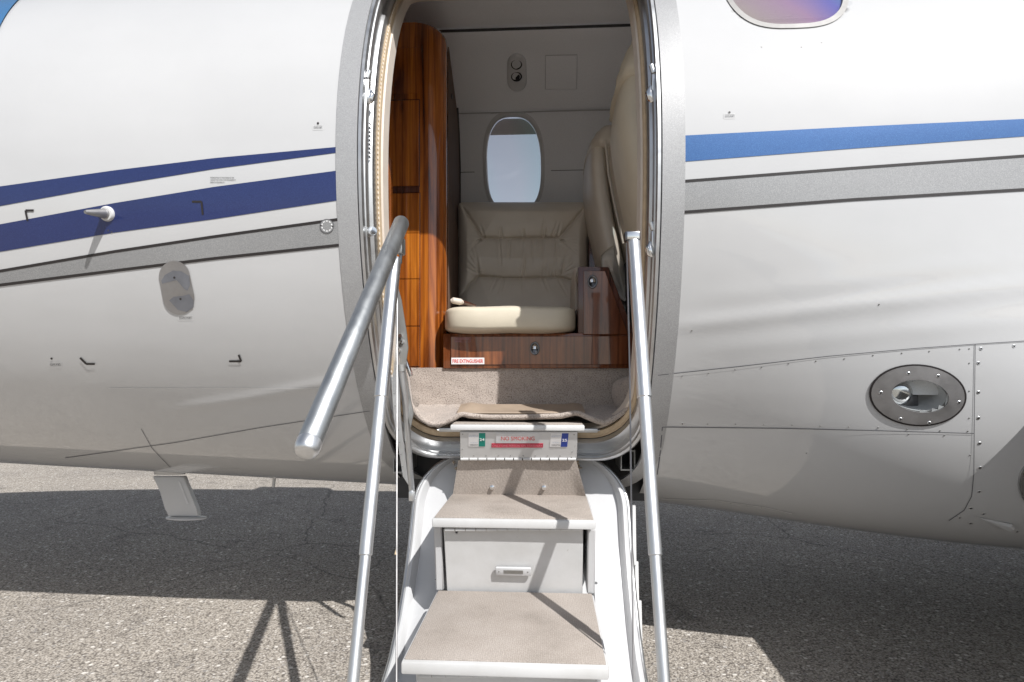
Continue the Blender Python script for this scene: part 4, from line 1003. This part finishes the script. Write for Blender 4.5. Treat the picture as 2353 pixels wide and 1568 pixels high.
# side skirts to the rear
def skirt(idx):
    global V, F
    b = len(V)
    for i in idx: q = V[i]; V.append(Vector((q.x, 2.74, q.z)))
    for k in range(len(idx)-1): F.append((idx[k], idx[k+1], b+k+1, b+k))
V = V[:nb]; skirt([j for j in range(NZB)]); skirt([(NXB-1)*NZB+j for j in range(NZB)][::-1]); skirt([i*NZB for i in range(NXB)][::-1])
me = mesh('seat_back', V, F, M_leather); smooth_by_angle(me, 60); link('seat_back', me, BS)
sb0 = at(1022, 480, 2.45)
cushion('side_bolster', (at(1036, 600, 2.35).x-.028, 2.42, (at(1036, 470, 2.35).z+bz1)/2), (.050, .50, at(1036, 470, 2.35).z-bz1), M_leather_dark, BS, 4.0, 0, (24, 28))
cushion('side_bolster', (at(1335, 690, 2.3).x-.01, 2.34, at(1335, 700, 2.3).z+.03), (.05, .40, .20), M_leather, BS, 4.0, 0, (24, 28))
tube('belt_tongue', [at(1036, 692, 1.99), at(1041, 691, 1.99), at(1058, 694, 2.0), at(1062, 695, 2.01)], [.006, .0105, .0105, .007], M_beige, BS, 14)
tube('belt', [at(1060, 695, 2.02), at(1075, 698, 2.05), at(1092, 703, 2.10)], [.009, .007, .004], M_wood_dark, BS, 8)
# dark gap furniture behind the pedestal
rbox('side_ledge', (at(1378, 560, 2.62).x+.05, 2.66, at(1378, 545, 2.62).z-.30), (.20, .20, .60), M_wood_dark, SB_, .004)
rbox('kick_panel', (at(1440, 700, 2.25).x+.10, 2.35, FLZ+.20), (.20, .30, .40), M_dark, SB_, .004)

# two cabin chairs facing aft
def loft(name, path, mat, parent, n=40, pw=3.0):
    """path: list of (x, z, half thickness in x, y centre, half width in y)"""
    V = []
    for (x, z, hx_, yc_, hy_) in path:
        for k in range(n):
            a = 2*math.pi*k/n; c_, s_ = math.cos(a), math.sin(a)
            V.append((x+hx_*math.copysign(abs(c_)**(2/pw), c_), yc_+hy_*math.copysign(abs(s_)**(2/pw), s_), z))
    return obj(name, V, grid_faces(len(path), n, True)+[tuple(range(n-1, -1, -1)), tuple(range((len(path)-1)*n, len(path)*n))], mat, parent, True)
def lpath(pts, y, yc_, hy_):
    """pts: (left px, right px, py) outline rows seen at depth y"""
    out = []
    for x0, x1, py in pts:
        a, b = at(x0, py, y), at(x1, py, y); out.append(((a.x+b.x)/2, a.z, (b.x-a.x)/2, yc_, hy_))
    return out
FS = thing('cabin_chair', (.62, 2.5, FLZ), 'taupe leather cabin chair against the far wall, upright with a gathered headrest cover', 'chair', 'cabin chairs facing aft')
def ys(path, f): return [(x, z, h, y, w_*f_) for (x, z, h, y, w_), f_ in zip(path, f)]
yF = 2.28
p1 = lpath([(1362, 1384, 300), (1356, 1394, 312), (1351, 1400, 345), (1351, 1403, 390), (1356, 1411, 450), (1364, 1420, 500), (1374, 1432, 550), (1384, 1444, 600), (1395, 1455, 650), (1405, 1465, 700)], yF, 2.52, .235)
loft('back_shell', ys(p1, [.75, .9, 1, 1, 1, 1, 1, 1, 1, 1]), M_leather, FS)
p2 = lpath([(1398, 1428, 312), (1391, 1440, 322), (1391, 1450, 350), (1398, 1462, 400), (1407, 1474, 450), (1418, 1488, 500), (1430, 1500, 550), (1441, 1512, 590), (1450, 1520, 640)], yF-.015, 2.50, .222)
loft('back_cushion', ys(p2, [.8, .93, 1, 1, 1, 1, 1, 1, 1]), M_leather, FS)
p3 = lpath([(1400, 1418, 267), (1384, 1430, 272), (1372, 1438, 283), (1362, 1443, 298), (1355, 1446, 314), (1352, 1449, 328)], yF-.03, 2.50, .235)
hc = loft('headrest_cover', ys(p3, [.5, .8, .93, 1, 1.02, 1.03]), M_leather, FS, 72)
me = hc.data
for v_ in me.vertices:
    v_.co.x += .003*math.sin(v_.co.y*130+v_.co.z*40); v_.co.y += .004*math.sin(v_.co.x*190+v_.co.z*30)
pk = [at(x, y, yF-.012) for x, y in ((1410, 564), (1438, 690), (1434, 694), (1400, 668), (1383, 630), (1380, 590), (1388, 580))]
V = []; cpk = at(1408, 625, yF-.055); n = len(pk)
for r_ in (1.0, .97, .6, .0): V += [cpk*(1-r_)+q*r_+Vector((0, (-.012 if r_ > .98 else -.02*(1-r_)), 0)) for q in pk]
obj('map_pocket', V, grid_faces(4, n, True), M_leather, FS, True)
tube('piping', [at(1391, 322, yF-.235+.215), at(1398, 400, yF-.02), at(1414, 480, yF-.02), at(1432, 560, yF-.02)], .004, M_leather, FS, 8)
seatp = lpath([(1395, 1900, 655), (1395, 1900, 700), (1400, 1900, 745)], yF, 2.50, .23); loft('seat_cushion', seatp, M_leather, FS, 40, 6)
rbox('pedestal', (at(1560, 800, 2.4).x, 2.5, FLZ+.06), (.36, .36, .12), M_gunmetal, FS, .01)
NS = thing('cabin_chair', (.62, 1.86, FLZ), 'cream leather cabin chair half hidden behind the right door jamb', 'chair', 'cabin chairs facing aft')
yN = 1.74
q1 = lpath([(1466, 1540, 75), (1452, 1560, 100), (1441, 1580, 130), (1432, 1590, 165), (1427, 1600, 200), (1423, 1600, 238), (1428, 1600, 285), (1438, 1600, 345), (1449, 1605, 400), (1460, 1615, 450), (1472, 1625, 500), (1484, 1640, 560), (1495, 1650, 640), (1500, 1655, 720)], yN, 1.93, .19)
loft('seat_back', ys(q1, [.7, .85, .95, 1, 1, 1, 1, 1, 1, 1, 1, 1, 1, 1]), M_cream, NS, 56, 3.6)
q2 = lpath([(1475, 1525, 36), (1464, 1545, 48), (1454, 1560, 70), (1442, 1575, 95), (1433, 1585, 118), (1428, 1590, 140), (1424, 1592, 164)], yN-.012, 1.93, .2)
hc2 = loft('headrest_cover', ys(q2, [.55, .8, .93, 1, 1.0, 1.02, 1.02]), M_cream, NS, 72, 3.4)
for v_ in hc2.data.vertices: v_.co.x += .003*math.sin(v_.co.y*90+v_.co.z*60); v_.co.z += .004*math.sin(v_.co.x*60+1)
rbox('pedestal', (at(1560, 800, 1.9).x+.12, 1.93, FLZ+.06), (.36, .30, .12), M_gunmetal, NS, .01)
seatn = lpath([(1540, 2000, 655), (1540, 2000, 745)], yN+.05, 1.95, .18); loft('seat_cushion', seatn, M_cream, NS, 40, 6)

# ------------------------------------------------------------------ entry carpet and threshold
CARP = thing('entry_carpet', (0, 1.85, .74), 'taupe loop carpet lining the entry step with a wavy front edge', 'carpet')
RY = 1.975; zf = at(1180, 936, RY).z; xL_ = at(905, 900, RY).x-.05; xR_ = at(1470, 900, RY).x+.05
V = []
for i in range(60):
    x = xL_+(xR_-xL_)*i/59
    for j in range(14):
        z = zf+(FLZ+.004-zf)*j/13; V.append((x, RY-.0008*math.sin(x*40+j), z-(.02 if j == 0 else 0)))
obj('riser_carpet', V, grid_faces(60, 14), M_carpet, CARP, True)
# floor flap with wavy drooping edge
front = [(925, 880), (945, 930), (960, 955), (985, 972), (1010, 974), (1040, 962), (1062, 948), (1075, 953), (1120, 957), (1200, 957), (1290, 954), (1325, 946), (1345, 955), (1372, 966), (1390, 970), (1420, 955), (1450, 930), (1465, 880)]
V = []; nx_ = 120; ny_ = 12
for i in range(nx_):
    px = 940+(1448-940)*i/(nx_-1); py = ip(px, front)
    yl = 1.735-.02*math.sin((px-1180)/90)*.3
    edge_p = at(px, py, yl); bk = Vector((edge_p.x*RY/yl*.5+edge_p.x*.5, RY+.006, zf+.001))
    for j in range(ny_):
        t_ = j/(ny_-1); q = bk*(1-t_)+edge_p*t_; q.z = zf+(edge_p.z-zf)*(t_**2.2)+.0008*math.sin(i*.7+j)+.010*max(0, 1-t_*5)**2; V.append(q)
    e = edge_p; V.append(e+Vector((0, -.004, -.005))); V.append(e+Vector((0, .004, -.011)))
obj('floor_carpet', V, grid_faces(nx_, ny_+2), M_carpet, CARP, True)
bind = []
for i in range(90):
    px = 942+(1446-942)*i/89; py = ip(px, front); yl = 1.735-.02*math.sin((px-1180)/90)*.3
    bind.append(at(px, py, yl)+Vector((0, -.003, -.002)))
for _ in range(3): bind = [bind[0]]+[(a_+b_*2+c_)/4 for a_, b_, c_ in zip(bind, bind[1:], bind[2:])]+[bind[-1]]
tube('carpet_binding', bind, .0072, M_carpet, CARP, 10)
# rolled carpet hump, right corner, and left upstand
hump = [(1452, 862, .02), (1436, 866, .03), (1420, 872, .036), (1408, 882, .04), (1405, 905, .04), (1410, 925, .04), (1418, 944, .035)]
V = []
for k, (px, py, r_) in enumerate(hump):
    for j in range(9):
        t_ = j/8; a = at(px, py, 1.93); b = at(1462-(944-py)*.02, max(870, py+8), 1.78); q = a*(1-t_)+b*t_; q.x += -.012*math.sin(math.pi*t_); V.append(q)
obj('corner_upstand', V, grid_faces(len(hump), 9), M_carpet, CARP, True)
V = []
for k in range(9):
    py = 850+k*12
    for j in range(7):
        t_ = j/6; a = at(938+k*1.6, py, 1.96); b = at(936+k*1.5+max(0, k-6)*5, py+6, 1.76); V.append(a*(1-t_)+b*t_)
obj('side_upstand', V, grid_faces(9, 7), M_carpet, CARP, True)
V = []; nfx, nfy = 90, 16
for i in range(nfx):
    s_ = i/(nfx-1); px = 1060+(1336-1060)*s_
    for j in range(nfy):
        t_ = j/(nfy-1); py = 929+18.5*t_; yv = 1.865-.115*t_
        lift = -7.5*math.exp(-((s_-.09)/.07)**2)*math.sin(math.pi*min(1, t_*.9+.15))-2.2*math.sin(s_*8+.6)*math.sin(math.pi*t_)-3.0*math.exp(-((s_-.93)/.05)**2)*(1-t_)
        V.append(at(px-9*t_*(1-2*s_), py+lift, yv))
    q = V[-1]; V += [q+Vector((0, -.003, -.003)), q+Vector((0, .002, -.006))]
me = mesh('threshold_flap', V, grid_faces(nfx, nfy+2), M_flap, True); o = link('threshold_flap', me)
tag(o, 'folded tan leather flap lying across the door sill', 'mat')
